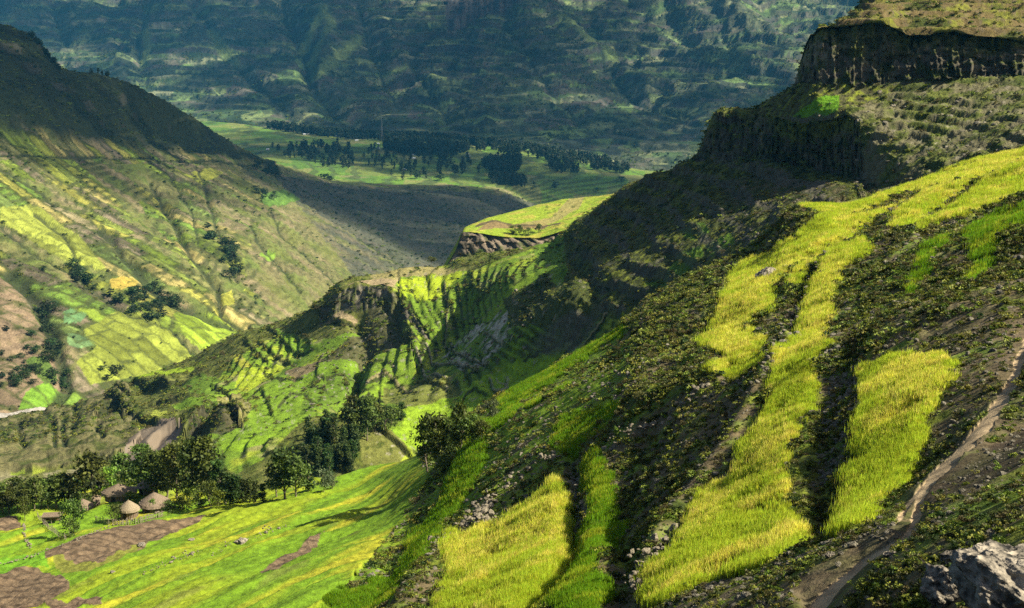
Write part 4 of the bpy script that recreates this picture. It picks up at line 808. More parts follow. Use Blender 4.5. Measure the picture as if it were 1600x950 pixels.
K = 8000; p = esc.sample(es, K, sstep(.06, .03, esc.cover.mean(-1)) + .05 + sstep(.1, .3, fbm(esc.x, esc.y, 260, 3, 603))); scatter('far_woodland', p, np.stack([3 + 4 * RNG.random(K), 3 + 4 * RNG.random(K), 5 + 6 * RNG.random(K)], 1), bushes[:2] + bushes[3:4], 'dark trees and thickets on the foot of the far escarpment', 'woodland')

# ================================================================== trees
from mathutils import noise as mnoise
def limb(V, F, a, b, ra, rb, k=5):
    a, b = np.array(a, float), np.array(b, float); d = b - a; d /= np.linalg.norm(d) + 1e-9
    u = np.cross(d, (0, 0, 1) if abs(d[2]) < .9 else (1, 0, 0)); u /= np.linalg.norm(u); w_ = np.cross(d, u); n0 = len(V)
    for c, r in ((a, ra), (b, rb)):
        for i in range(k): an = 6.283 * i / k; V.append(tuple(c + r * (math.cos(an) * u + math.sin(an) * w_)))
    for i in range(k): j = (i + 1) % k; F.append((n0 + i, n0 + j, n0 + k + j, n0 + k + i))
def tree_meshes(seed, form, dark, light, leaves=900, leaf=.035):
    """unit-height tree: tapered bent trunk with limbs, and a crown of leaf clumps round the limb ends"""
    r = np.random.default_rng(seed); V = []; F = []; cl = []
    bend = r.normal(size=2) * .03; pts = [np.array((bend[0] * t * 2 * math.sin(t * 3), bend[1] * t * 2, t)) for t in np.linspace(-.03, .92, 7)]
    for i in range(6): limb(V, F, pts[i], pts[i + 1], .022 * (1 - i / 7.5), .022 * (1 - (i + 1) / 7.5))
    prof = {'tall': lambda t: .20 * math.sin(min(1, (t - .12) / .88) ** .75 * 3.0) ** .7 + .03, 'round': lambda t: .36 * math.sin(min(1, max(0, (t - .28) / .74)) * 3.0) ** .6,
            'flat': lambda t: .52 * max(0, (t - .45) / .5) ** .6, 'cone': lambda t: .17 * (1.03 - t) ** .7 + .01, 'low': lambda t: .45 * math.sin(min(1, t + .12) * 2.8) ** .6}[form]
    t0 = {'tall': .18, 'round': .35, 'flat': .68, 'cone': .08, 'low': .08}[form]
    for i in range({'tall': 26, 'round': 20, 'flat': 18, 'cone': 26, 'low': 16}[form]):
        t = t0 + (1 - t0) * r.random() ** .9; a = r.random() * 6.283; R = prof(t) * (.35 + .7 * r.random())
        j = min(5, int(t * 6)); root = np.array((0, 0, max(.1, t - .22 * r.random() - .06))); e = np.array((R * math.cos(a), R * math.sin(a), min(t, .97)))
        limb(V, F, root, e, .008, .003, 3); cl.append(e)
    cl = np.array(cl); L = []; T = []
    per = leaves // len(cl); cr = {'tall': .062, 'round': .10, 'flat': .10, 'cone': .05, 'low': .12}[form]
    for c in cl:
        q = r.normal(size=(per, 3)) * cr * (1, 1, .7) * (.7 + .6 * r.random()); L.append(c + q)
        T.append(np.tile(np.array(dark) + (np.array(light) - dark) * r.random(), (per, 1)) * (.75 + .5 * r.random((per, 1))))
    L = np.concatenate(L); T = np.concatenate(T); L[:, 2] = np.clip(L[:, 2], .02, 1.02)
    v, f = leaf_faces(L, leaf, r)
    return mesh_np('trunk', V, F, None, M_BARK), mesh_np('crown', v, f, np.repeat(T, 4, 0), M_LEAF, False)
D1, L1 = (.016, .030, .006), (.13, .17, .028)
KINDS = {'tall': [tree_meshes(i, 'tall', D1, L1, 1500) for i in range(4)], 'cone': [tree_meshes(i + 10, 'cone', (.02, .045, .008), (.075, .12, .02), 1200) for i in range(3)],
         'round': [tree_meshes(i + 20, 'round', (.035, .06, .01), (.13, .18, .025), 1300, .04) for i in range(3)], 'bright': [tree_meshes(i + 30, 'low', (.07, .13, .012), (.20, .28, .025), 900, .06) for i in range(2)],
         'flat': [tree_meshes(i + 40, 'flat', (.04, .055, .012), (.12, .14, .03), 800, .05) for i in range(2)], 'low': [tree_meshes(i + 50, 'low', D1, L1, 800, .05) for i in range(3)],
         'grey': [tree_meshes(i + 60, 'round', (.05, .07, .03), (.15, .18, .08), 1200, .04) for i in range(2)]}
def crown_only(seed, form, dark, light, leaves, leaf): return tree_meshes(seed, form, dark, light, leaves, leaf)
def join2(a, b, name):
    va = np.empty(len(a.vertices) * 3, np.float32); a.vertices.foreach_get('co', va); vb = np.empty(len(b.vertices) * 3, np.float32); b.vertices.foreach_get('co', vb)
    fa = np.array([p_.vertices[:] for p_ in a.polygons]); fb = np.array([p_.vertices[:] for p_ in b.polygons]) + len(a.vertices)
    tb = np.empty(len(b.vertices) * 4, np.float32); b.color_attributes['cover'].data.foreach_get('color', tb)
    t = np.concatenate([np.tile((.06, .05, .035), (len(a.vertices), 1)), tb.reshape(-1, 4)[:, :3]])
    return mesh_np(name, np.concatenate([va, vb]).reshape(-1, 3), np.concatenate([fa, fb]), t, M_LEAF, False)
FAR = [join2(*tree_meshes(i + 70, f, (.012, .024, .008), (.035, .06, .016), 150, .085), 'far_tree') for i, f in enumerate(('tall', 'tall', 'cone', 'low', 'round'))]
FARP = [tree_meshes(i + 80, f, (.012, .026, .007), (.05, .085, .018), 260, .075) for i, f in enumerate(('low', 'round'))]
def tree(name, sh, px, py, hpx, kind, label, group=None, wide=1.0, cat='tree'):
    g = sh.at(px, py); d = g.y * CP - g.z * SP; h = hpx * d / FPX
    o = bpy.data.objects.new(name, None); COL.objects.link(o); o.location = g - Vector((0, 0, .01 * h)); o.rotation_euler.z = random.random() * 6.28
    wide *= .78; o.scale = (h * wide, h * wide, h); o.empty_display_size = .1
    tm_, cm_ = random.choice(KINDS[kind])
    for nm, me in (('trunk', tm_), ('crown', cm_)): link(me, nm, o)
    tag(o, label, cat, group); return o
def far_tree(name, sh, px, py, hpx, label, group, wide=1.0, kinds=(0, 1, 2)):
    g = sh.at(px, py); d = g.y * CP - g.z * SP; h = hpx * d / FPX; k = random.choice(kinds)
    if k < 3: o = link(FAR[k], name)
    else:
        o = bpy.data.objects.new(name, None); COL.objects.link(o); link(FARP[k - 3][0], 'trunk', o); link(FARP[k - 3][1], 'crown', o)
    o.location = g; o.rotation_euler.z = random.random() * 6.28; o.scale = (h * wide, h * wide, h)
    return tag(o, label, 'tree', group)
G1 = 'trees round the thatched huts'
POS = ['leftmost', 'second', 'third', 'fourth', 'fifth', 'sixth', 'seventh', 'eighth', 'ninth', 'tenth', 'eleventh', 'twelfth', 'thirteenth', 'fourteenth', 'fifteenth', 'sixteenth']
for i, px in enumerate((3, 14, 27, 40, 52, 64, 76, 88, 101, 118)):
    tree('eucalyptus_tree', n, px, 800 - i * 1.2 + random.uniform(-3, 3), random.uniform(46, 60), 'tall', '%s from the left in the dark tree row behind the green plots' % POS[i], G1, 1.5)
for px, py, h, k, wd, lb in ((147,785,88,'tall',1.35,'tall dark tree standing alone left of the huts'), (133,790,50,'low',1.1,'low dark tree at the foot of the tall one left of the huts'),
    (170,768,40,'bright',1.2,'bright leafy tree just left of the long thatched hut'), (195,755,52,'tall',1.6,'dark tree behind the long thatched hut'), (212,752,40,'bright',1.1,'bright green tree behind the gap between two huts'),
    (226,760,72,'tall',1.5,'dark tree behind the small round hut'), (246,772,72,'tall',1.5,'dark tree right behind the small round hut and its shrubs'), (262,775,64,'tall',1.4,'shorter dark tree before the tallest grove behind the huts'),
    (277,777,92,'tall',1.15,'tall tree at the left of the tallest grove behind the huts'), (303,778,98,'tall',1.2,'tallest tree in the middle of the grove behind the huts'), (326,780,102,'tall',1.15,'tall tree at the right edge of the grove behind the huts'), (342,783,70,'cone',1.6,'dark tree between the grove and the pointed row'),
    (297,782,36,'bright',1.2,'light green tree with pale stems in front of the grove'), (328,790,42,'round',.9,'slim light green tree with a bare trunk at the field edge'), (341,788,24,'bright',1.2,'small light green bush tree at the field edge'),
    (38,812,40,'round',.8,'small leaning tree at the end of the field wall on the left'), (114,833,56,'round',1.0,'single round tree in front of the brown shed'), (108,836,30,'low',1.2,'dark shrub at the foot of the single round tree'), (180,812,26,'low',1.3,'dark bush left of the pale thatched hut'), (190,806,22,'low',1.2,'small dark bush touching the pale thatched hut'),
    (240,796,20,'bright',.7,'bright green climber bush in front of the largest hut'), (265,797,18,'low',1.6,'low bush right of the largest hut'), (285,792,20,'bright',1.5,'low leafy bush on the field edge right of the huts'), (310,790,22,'low',1.6,'dark low bush under the grove'), (205,782,16,'bright',1.8,'leafy bush between the long hut and the pale hut')):
    tree('broadleaf_tree' if k != 'tall' else 'eucalyptus_tree', n, px, py, h, k, lb, G1, wd)
for i, px in enumerate((352, 361, 370, 380, 390, 400, 411)):
    tree('cypress_tree', n, px, 784 - i * .5, 56 - i * 4.4 + random.uniform(-3, 3), 'cone', '%s from the left in the pointed row of dark trees right of the grove' % ('tree ' + POS[i] if i else 'leftmost tree'), 'pointed row of trees', 1.5)
for px, py, h, k, wd, lb in ((445,777,84,'tall',1.5,'large round tree with several pale trunks at the field edge by the ravine'), (432,774,60,'tall',1.3,'dark tree against the left of the large pale trunked tree'), (462,773,66,'tall',1.3,'dark tree against the right of the large pale trunked tree'), (482,766,46,'cone',1.5,'pointed tree right of the large pale trunked tree'),
    (505,766,34,'grey',1.3,'grey green round tree at the mouth of the ravine'), (520,762,22,'grey',1.4,'smaller grey green bush tree next to the round one in the ravine mouth')):
    tree('broadleaf_tree', n, px, py, h, k, lb, 'trees at the ravine mouth', wd)
RV = [(455,720),(480,690),(520,668),(550,672),(575,690),(560,720),(548,745),(520,750),(490,745),(465,740)]
k_ = 0; rr = random.Random(5)
while k_ < 46:
    px, py = rr.uniform(455, 580), rr.uniform(665, 752)
    if not inpoly(np.array([px]), np.array([py]), RV)[0]: continue
    tree('eucalyptus_tree', mid, px, py, rr.uniform(30, 44), 'cone', 'slender dark tree packed in the shaded ravine thicket', 'slender trees of the ravine thicket', 1.4); k_ += 1
for px, py, h, k, wd, lb in ((545,690,62,'tall',1.2,'tall grey green tree at the left of the trio above the ravine'), (558,682,72,'tall',1.2,'tallest middle tree of the trio above the ravine'), (573,686,70,'tall',1.2,'right tree of the tall trio above the ravine'), (586,672,46,'tall',1.4,'shorter tree right of the tall trio above the ravine'),
    (600,668,32,'low',1.2,'low dark tree on the terrace edge right of the trio'), (612,662,28,'low',1.3,'rounded dark tree between the trio and the green meadow'), (628,655,30,'cone',1.6,'small pointed dark tree at the corner of the green meadow')):
    tree('eucalyptus_tree', mid, px, py, h, k, lb, 'trees above the ravine', wd)
for px, py, h, k, wd, lb in ((667,735,98,'tall',1.0,'leftmost big dark tree of the clump on the bright slope'), (684,731,90,'tall',1.0,'second big dark tree of the clump on the bright slope'), (701,720,72,'tall',1.0,'middle tree of the clump on the bright slope'), (718,708,86,'tall',.95,'tall feathery tree at the right of the clump'), (734,699,50,'round',1.1,'smaller tree at the right end of the clump'),
    (752,688,34,'round',1.2,'short tree trailing right of the clump'), (768,655,30,'grey',1.2,'small grey green tree on the terrace above the clump'), (742,692,26,'low',1.3,'dark bush between the last trees of the clump'), (690,738,26,'low',1.6,'dark bush at the foot of the clump')):
    tree('broadleaf_tree', n, px, py, h, k, lb, 'tree clump on the slope', wd)
tree('acacia_tree', mid, 677, 410, 15, 'flat', 'lone flat topped tree on the brink before the dark gorge', wide=1.2)
for px, py, h, wd, lb in ((800,362,12,1.6,'leftmost bush on the promontory rim'), (812,364,15,1.2,'tallest bush on the promontory rim'), (825,365,12,1.6,'third bush on the promontory rim'), (840,361,13,1.3,'bush standing apart right on the promontory rim'), (748,402,14,1.8,'bush at the foot of the promontory cliff on the left')):
    tree('cliff_bush', pro, px, py, h, 'low', lb, 'bushes of the promontory', wd, 'bush')
tree('cliff_bush', mid, 765, 408, 15, 'low', 'broad bush below the promontory cliff', 'bushes of the promontory', 1.8, 'bush')
# trees of the far valley side
rr = random.Random(9)
for poly_, cnt, h0, h1, lb in (([(165,458),(190,462),(222,450),(245,447),(285,475),(270,500),(230,500)], 46, 9, 14, 'dark tree in the grove of the hamlet on the sunlit far slope'), ([(110,412),(122,418),(140,440),(134,448),(118,440)], 16, 9, 14, 'dark tree in the small grove left of the hamlet'),
        ([(62,475),(88,478),(90,520),(98,560),(112,590),(110,610),(84,600),(66,540)], 30, 8, 13, 'dark tree in the deep gully at the left edge'), ([(5,515),(60,520),(66,600),(30,610),(0,600)], 24, 6, 10, 'tree dotted over the bare brown bank at the left edge'), ([(348,378),(372,380),(378,430),(362,440),(350,400)], 20, 9, 14, 'dark tree in the side gully with the narrow wood'),
        ([(318,350),(330,355),(340,375),(322,372)], 6, 8, 12, 'tree of the small group above the narrow wood'), ([(395,255),(445,268),(440,285),(400,278)], 12, 7, 10, 'dark tree on the shaded shoulder of the far slope'), ([(400,295),(440,300),(436,312),(400,308)], 9, 6, 9, 'tree beside the small shaded green field'),
        ([(20,595),(70,560),(66,575),(20,612)], 10, 9, 12, 'tree in the line above the green riverside field')):
    i = 0
    while i < cnt:
        px, py = rr.uniform(min(q[0] for q in poly_), max(q[0] for q in poly_)), rr.uniform(min(q[1] for q in poly_), max(q[1] for q in poly_))
        if not inpoly(np.array([px]), np.array([py]), poly_)[0]: continue
        far_tree('valley_tree', hill, px, py, rr.uniform(h0, h1), lb, lb.split(' in ')[-1] if ' in ' in lb else lb.replace('tree', 'trees', 1), 1.9, (0, 3, 4)); i += 1
for i in range(34):
    t = i / 33; px = 48 + 48 * t + rr.uniform(-1, 1); py = np.interp(px, [40, 48, 60, 75, 80, 95], [48, 52, 62, 82, 88, 106])
    far_tree('ridge_tree', hill, px, py + rr.uniform(1, 5), rr.uniform(6, 11), 'small pointed tree on the dark steep ridge at the upper left', 'trees on the dark ridge', 1.2)
for px in (143, 145, 158, 161, 165, 168, 171, 174):
    far_tree('ridge_tree', hill, px, 111 + (px - 150) * .12, rr.uniform(5, 9), 'tiny tree on the level brow of the dark hill', 'trees on the brow of the dark hill', 1.4)
for px, py, h in ((184,582,12), (164,578,6), (170,592,7), (193,577,4), (148,450,5), (58,486,5), (72,422,5)):
    far_tree('field_tree', hill, px, py, h + 2, 'single round tree standing in the fields of the far slope', 'single trees in the far fields', 1.9, (3, 4))
# woods on the plain: each tree of the nearer belts, then the rest as one wood
BELTS = [[(422,228),(445,232),(500,224),(545,228),(557,250),(550,262),(500,258),(470,248),(440,242)], [(560,236),(600,228),(640,240),(690,228),(700,244),(756,252),(750,272),(700,272),(630,281),(600,265),(560,250)],
         [(756,250),(812,246),(812,268),(780,272),(756,262)], [(853,238),(880,246),(910,262),(905,272),(860,266)], [(905,246),(940,252),(985,262),(975,270),(920,262)], [(765,276),(830,282),(820,290),(770,286)]]
BACK = [[(412,194),(440,188),(520,194),(600,196),(680,200),(770,208),(775,224),(700,222),(620,220),(540,216),(450,206)], [(760,210),(800,218),(900,236),(962,256),(950,260),(880,252),(800,240),(740,232)], [(600,222),(700,224),(740,232),(700,244),(640,240),(600,232)]]
def draw(polys, cnt, rr):
    out = []
    while len(out) < cnt:
        q = rr.choice(polys); px, py = rr.uniform(min(a_[0] for a_ in q), max(a_[0] for a_ in q)), rr.uniform(min(a_[1] for a_ in q), max(a_[1] for a_ in q))
        if inpoly(np.array([px]), np.array([py]), q)[0] and float(noise2(px / 14., py / 7., 3)) > -.22: out.append((px, py))
    return out
for px, py in draw(BELTS, 292, rr): far_tree('plain_tree', plain, px, py, rr.uniform(8, 16), 'dark eucalyptus in the nearer wooded belts across the plain', 'trees of the nearer belts on the plain', 1.0)
for px, py, h in ((510,285,13), (516,284,9), (685,282,9), (691,282,10), (962,270,11), (972,284,9), (837,290,6), (868,296,7), (870,292,8), (935,300,6), (835,295,6), (525,250,9)):
    far_tree('plain_tree', plain, px, py - 2, h, 'solitary dark tree on the open fields of the plain', 'solitary trees of the plain', 1.7, (3, 4))
pb = np.array([plain.at(*q)[:] for q in draw(BACK, 1700, rr) + draw(BELTS, 420, rr)]); hh = RNG.uniform(9, 15, len(pb)) * pb[:, 1] / FPX
scatter('wood', pb, np.stack([hh * 1.0, hh * 1.0, hh], 1), FAR[:3], 'dark eucalyptus wood stretching across the back of the plain', 'wood', .03)

# ================================================================== buildings
import bmesh
def ring(bm, r, z, k, jit=0, sx=1, sy=1, rnd=None):
    return [bm.verts.new((sx * r * math.cos(6.283 * i / k) * (1 + (rnd.uniform(-jit, jit) if rnd else 0)), sy * r * math.sin(6.283 * i / k) * (1 + (rnd.uniform(-jit, jit) if rnd else 0)), z + (rnd.uniform(-jit, jit) if rnd else 0))) for i in range(k)]
def skin(bm, a, b):
    k = len(a)
    for i in range(k): bm.faces.new((a[i], a[(i + 1) % k], b[(i + 1) % k], b[i]))
def obj(bm, name, mat, parent, smooth=False):
    me = bpy.data.meshes.new(name); bmesh.ops.recalc_face_normals(bm, faces=bm.faces); bm.to_mesh(me); bm.free(); me.materials.append(mat); return link(me, name, parent)
M_THATCH = mat_plain('thatch', (.12, .09, .06), (.26, .20, .145), 9, bump=.9, dist=.08, stretch=(1, 1, .25)); M_THATCH2 = mat_plain('pale_thatch', (.19, .15, .10), (.33, .265, .18), 9, bump=.9, dist=.08, stretch=(1, 1, .25))
M_MUD = mat_plain('mud_wall', (.17, .10, .065), (.28, .18, .12), 4); M_WOOD = mat_plain('weathered_wood', (.16, .13, .10), (.32, .27, .21), 8); M_DARK = mat_plain('dark_doorway', (.02, .016, .012), (.035, .028, .02), 4)
def box(bm, c, s_, rz=0):
    r = bmesh.ops.create_cube(bm, size=1)
    M = Matrix.Translation(c) @ Matrix.Rotation(rz, 4, 'Z') @ Matrix.Diagonal((*s_, 1)); bmesh.ops.transform(bm, matrix=M, verts=r['verts'])
def hut(px, py, rad, wall_h, roof_h, label, thatch=None, sx=1, sy=1, rz=0, lean=0, sh=None):
    g = (sh or n).at(px, py); o = bpy.data.objects.new('thatched_hut', None); COL.objects.link(o); o.location = g - Vector((0, 0, .25)); o.rotation_euler.z = rz
    tag(o, label, 'hut', 'thatched huts of the hamlet'); rd = random.Random(px)
    bm = bmesh.new(); k = 28; a = ring(bm, rad * .86, 0, k, .015, sx, sy, rd); b = ring(bm, rad * .84, wall_h + .35, k, .012, sx, sy, rd); skin(bm, a, b); obj(bm, 'wall', M_MUD, o)
    bm = bmesh.new()
    for i in range(34):
        an = 6.283 * i / 34
        if abs(an - 4.4) < .16: continue
        box(bm, (sx * rad * .87 * math.cos(an), sy * rad * .87 * math.sin(an), (wall_h + .3) / 2), (.09, .09, wall_h + .3 + rd.uniform(-.1, .1)), an)
    obj(bm, 'wall_posts', M_WOOD, o)
    bm = bmesh.new(); box(bm, (sx * rad * .87 * math.cos(4.4), sy * rad * .87 * math.sin(4.4), wall_h * .45 + .1), (.12, .8, wall_h * .9), 4.4); obj(bm, 'door', M_DARK, o)
    bm = bmesh.new(); k = 48; prev = None; lay = 8                     # thatch laid in courses
    under = ring(bm, rad * .8, wall_h + .12, k, 0, sx, sy)
    prev = ring(bm, rad * 1.12, wall_h - .12, k, .02, sx, sy, rd); skin(bm, under, prev)
    for j in range(lay):
        t = (j + 1) / lay; r1 = rad * 1.10 * (1 - t ** 1.18) + .05; z1_ = wall_h + .1 + roof_h * t ** 1.02
        up_ = ring(bm, r1 + .045, z1_ - .02, k, .035, sx, sy, rd); skin(bm, prev, up_)
        inn = ring(bm, max(.04, r1 - .03), z1_ + .02, k, .012, sx, sy, rd); skin(bm, up_, inn); prev = inn
    bm.faces.new(prev)
    rf = obj(bm, 'roof', thatch or M_THATCH, o); bm = bmesh.new(); r = ring(bm, .12, -.1, 8); r2 = ring(bm, .05, .22, 8); skin(bm, r, r2); bm.faces.new(r2)
    f = obj(bm, 'roof_finial', M_WOOD, rf); f.location.z = wall_h + roof_h; return o
hut(186, 777, 2.4, 1.6, 1.8, 'long low thatched hut at the left of the hamlet cluster', sx=1.35, sy=.85, rz=.1)
hut(231, 767, 1.9, 1.7, 1.2, 'small round thatched hut at the back of the hamlet')
hut(241, 793, 2.65, 1.5, 2.1, 'largest round thatched hut with a green bush before it')
hut(201, 806, 1.85, 1.9, 1.7, 'pale straw thatched hut nearest the field edge', M_THATCH2, sx=1.0, sy=.9)
hut(131, 797, 1.9, 1.4, 1.6, 'brown thatched hut half hidden behind the single round tree')
hut(147, 786, 1.3, 1.6, 1.1, 'small grey thatched store at the foot of the tall dark tree')
g = n.at(82, 813); o = bpy.data.objects.new('shed', None); COL.objects.link(o); o.location = g; o.rotation_euler.z = .12; tag(o, 'low open shed with a flat brown roof in the green plot', 'shed')
bm = bmesh.new()
for a_ in (-1.5, 0, 1.5): box(bm, (a_, .85, .7), (.12, .12, 1.4)); box(bm, (a_, -.85, .62), (.12, .12, 1.25))
obj(bm, 'post', M_WOOD, o); bm = bmesh.new(); box(bm, (0, .8, .62), (2.9, .08, 1.24)); box(bm, (-1.45, 0, .6), (.08, 1.6, 1.2)); obj(bm, 'wall', M_MUD, o)
bm = bmesh.new(); box(bm, (0, 0, 1.42), (3.6, 2.3, .16)); 
for i in range(12): box(bm, (-1.7 + i * .31, 0, 1.53), (.2, 2.4, .06))
obj(bm, 'roof', M_THATCH, o)
g = n.at(215, 772); o = bpy.data.objects.new('drying_rack', None); COL.objects.link(o); o.location = g; tag(o, 'raised pole platform between the long hut and the small round hut', 'platform')
for i in range(7): bm = bmesh.new(); box(bm, (0, -.6 + i * .2, 1.75), (3.4, .09, .09)); obj(bm, 'pole', M_WOOD, o)
for a_, b_ in ((-1.4, -.5), (1.4, -.5), (-1.4, .5), (1.4, .5)): bm = bmesh.new(); box(bm, (a_, b_, .82), (.11, .11, 1.76)); obj(bm, 'leg', M_WOOD, o)
# tin roofed houses on the plain
M_TIN = mat_plain('tin_roof', (.55, .60, .64), (.75, .78, .8), 2, .5, bump=.2); M_LIME = mat_plain('limewashed_wall', (.45, .42, .36), (.62, .58, .5), 1)
W_ = ['beside the far wood edge', 'among the first trees', 'on the open pasture']
HS = [(476,208,'leftmost tin roofed house behind the pasture'), (481,207,'second tin roofed house behind the pasture'), (516,205,'long tin roofed house below the left end of the wood'), (524,207,'smaller house beside the long tin roofed one'), (418,232,'white house at the left end of the nearer belt'), (513,236,'tin roofed house in the middle of the pasture'), (592,230,'bright roofed house left of the mast foot'), (590,223,'house just above the bright one by the mast'),
      (620,222,'low house at the wood edge right of the mast'), (632,221,'second low house at the wood edge right of the mast'), (645,240,'tiny white house among the trees under the mast'), (645,246,'tiny white house below its twin under the mast'), (634,263,'pale house at the lower edge of the nearer belt'), (729,240,'white house in the middle wood clearing'), (731,243,'white house touching the one in the clearing'), (866,231,'white house at the right end of the back wood'), (867,236,'house below the one at the right end of the wood'), (690,227,'tin roofed house on the small open green'), (556,218,'roof showing beside the back wood'), (706,233,'roof on the right of the small open green'), (842,226,'lone roof above the right wood')]
for px, py, lb in HS:
    g = plain.at(px, py); o = bpy.data.objects.new('house', None); COL.objects.link(o); o.location = g; o.rotation_euler.z = rr.uniform(-.5, .5); tag(o, lb, 'house', 'tin roofed houses on the plain')
    L_, W, Hh = rr.uniform(7, 11), 6, 3.0
    bm = bmesh.new(); box(bm, (0, 0, Hh / 2), (L_, W, Hh)); obj(bm, 'wall', M_LIME, o)
    bm = bmesh.new(); vs = [bm.verts.new(q) for q in ((-L_/2-.4,-W/2-.5,Hh-.1),(L_/2+.4,-W/2-.5,Hh-.1),(L_/2+.4,W/2+.5,Hh-.1),(-L_/2-.4,W/2+.5,Hh-.1),(-L_/2-.4,0,Hh+2),(L_/2+.4,0,Hh+2))]
    for f in ((0,1,5,4),(2,3,4,5),(0,4,3),(1,2,5),(0,3,2,1)): bm.faces.new([vs[i] for i in f])
    obj(bm, 'roof', M_TIN, o); bm = bmesh.new(); box(bm, (0, -W / 2 - .03, 1.05), (1.1, .08, 2.1)); obj(bm, 'door', M_DARK, o)
# stick fences round the hamlet gardens
def stick_fence(pts, label):
    o = bpy.data.objects.new('stick_fence', None); COL.objects.link(o); P = []
    for (x0, y0), (x1, y1) in zip(pts[:-1], pts[1:]):
        k = max(2, int(math.hypot(x1 - x0, y1 - y0) / 2.2)); P += [n.at(x0 + (x1 - x0) * i / k, y0 + (y1 - y0) * i / k) for i in range(k)]
    o.location = P[0]; tag(o, label, 'fence')
    for a_, b_ in zip(P[:-1], P[1:]):
        V = []; F = []; h_ = rr.uniform(.9, 1.3); limb(V, F, a_ - P[0] - Vector((0, 0, .2)), a_ - P[0] + Vector((rr.uniform(-.1, .1), rr.uniform(-.1, .1), h_)), .07, .05, 4); link(mesh_np('post', V, F, None, M_WOOD), 'post', o)
        for z_ in (.4, .85):
            V = []; F = []; limb(V, F, a_ - P[0] + Vector((0, 0, z_ + rr.uniform(-.1, .1))), b_ - P[0] + Vector((0, 0, z_ + rr.uniform(-.1, .1))), .045, .035, 4); link(mesh_np('rail', V, F, None, M_WOOD), 'rail', o)
stick_fence([(150,812),(168,816),(186,818),(212,816),(232,810),(258,803)], 'rough stick fence before the pale thatched hut and the largest hut')
stick_fence([(58,806),(74,822),(92,836),(108,842)], 'rough stick fence across the green plot below the open shed')
# lattice mast
g = plain.at(597, 222); d = g.y; Hm = 46 * d / FPX; o = bpy.data.objects.new('lattice_mast', None); COL.objects.link(o); o.location = g; tag(o, 'slender grey lattice mast rising from the wood on the plain', 'mast')
M_STEEL = mat_plain('galvanised_steel', (.12, .13, .14), (.2, .21, .22), 1, .5, 0)
V = []; F = []; wb = 3.2
def wm(z): return wb * (1 - .82 * z / Hm)
for a_, b_ in ((-1, -1), (1, -1), (1, 1), (-1, 1)):
    v_ = []; f_ = []; limb(v_, f_, (a_ * wb, b_ * wb, 0), (a_ * wm(Hm), b_ * wm(Hm), Hm), .22, .12, 4); link(mesh_np('leg', v_, f_, None, M_STEEL), 'leg', o)
for i in range(16):
    za, zb = Hm * i / 16, Hm * (i + 1) / 16; wa, wz = wm(za), wm(zb); q = [(-1, -1), (1, -1), (1, 1), (-1, 1)]
    for j in range(4):
        a_, b_ = q[j], q[(j + 1) % 4]; limb(V, F, (a_[0] * wa, a_[1] * wa, za), (b_[0] * wz, b_[1] * wz, zb), .09, .09, 3); limb(V, F, (b_[0] * wa, b_[1] * wa, za), (a_[0] * wz, a_[1] * wz, zb), .09, .09, 3)
link(mesh_np('bracing', V, F, None, M_STEEL), 'bracing', o)

# ================================================================== stones one can pick out
def boulder(px, py, wpx, label, sh=None, mat=None, seed=1, sq=.7, sub=4, sink=.25, name='boulder', rough=.35):
    sh = sh or n; g = sh.at(px, py); d = g.y * CP - g.z * SP; r = wpx * d / FPX / 2
    me = rock_mesh(seed, sub, sq, mat or M_PALE, rough, name); o = link(me, name); o.scale = (r, r, r); o.location = g + Vector((0, 0, r * sq * (.6 - sink))); o.rotation_euler.z = seed * 1.7
    return tag(o, label, 'rock')
boulder(1585, 940, 205, 'large pale lichened boulder cut by the lower right corner', seed=4, sub=7, sq=.62, sink=.2, rough=.34)
boulder(1493, 885, 44, 'white topped angular rock leaning on the large corner boulder', seed=5, sub=5, sq=.6, sink=-.5)
boulder(1485, 930, 84, 'mottled grey rock left of the large corner boulder', seed=8, sub=5, sq=.8, sink=.1)
boulder(1195, 436, 30, 'white boulder standing in the long upper barley strip', seed=12, sq=1.1, sink=.1)
boulder(1223, 412, 14, 'dark stone beside the white boulder in the barley', seed=13, mat=M_ROCK)
for i, (px, py, wp, lb) in enumerate(((1297,867,17,'pale upright stone at the left end of the stone row below the plot'), (1313,864,14,'second stone in the row below the barley plot'), (1235,865,16,'dark brown stone at the foot of the descending barley strip'), (1310,881,13,'flat slab below the row of stones'), (1332,852,22,'long low stone at the right of the row below the plot'),
    (1390,866,24,'flat pale slab lying in the footpath'), (1191,680,16,'flat grey slab left of the descending barley strip'), (1158,708,10,'small grey stone on the heath edge left of the strip'), (1303,790,14,'grey stone in the rubble left of the barley plot'), (1492,852,12,'pale stone on the heath above the corner boulder'), (1328,438,12,'pale blue grey stone under the terrace of the second strip'),
    (742,785,12,'white stone on the steep bank below the tree clump'), (1166,930,20,'grey stone at the bottom edge in the middle'), (1148,948,16,'stone cut by the bottom edge'), (1272,845,12,'small stone right of the barley foot'), (960,620,14,'dark rock in the shaded terrace field'), (222,850,11,'pale stone on the ploughed field corner'), (175,892,8,'small white stone in the bright green field'), (378,845,18,'pile of pale stones in the middle of the green fields'), (270,868,5,'small pale stone between two green strips'), (300,842,9,'rubbly pale stones on the green field bank'))):
    boulder(px, py, wp, lb, mat=M_PALE if 'pale' in lb or 'white' in lb else M_ROCK, seed=20 + i, sub=3, sq=.6)
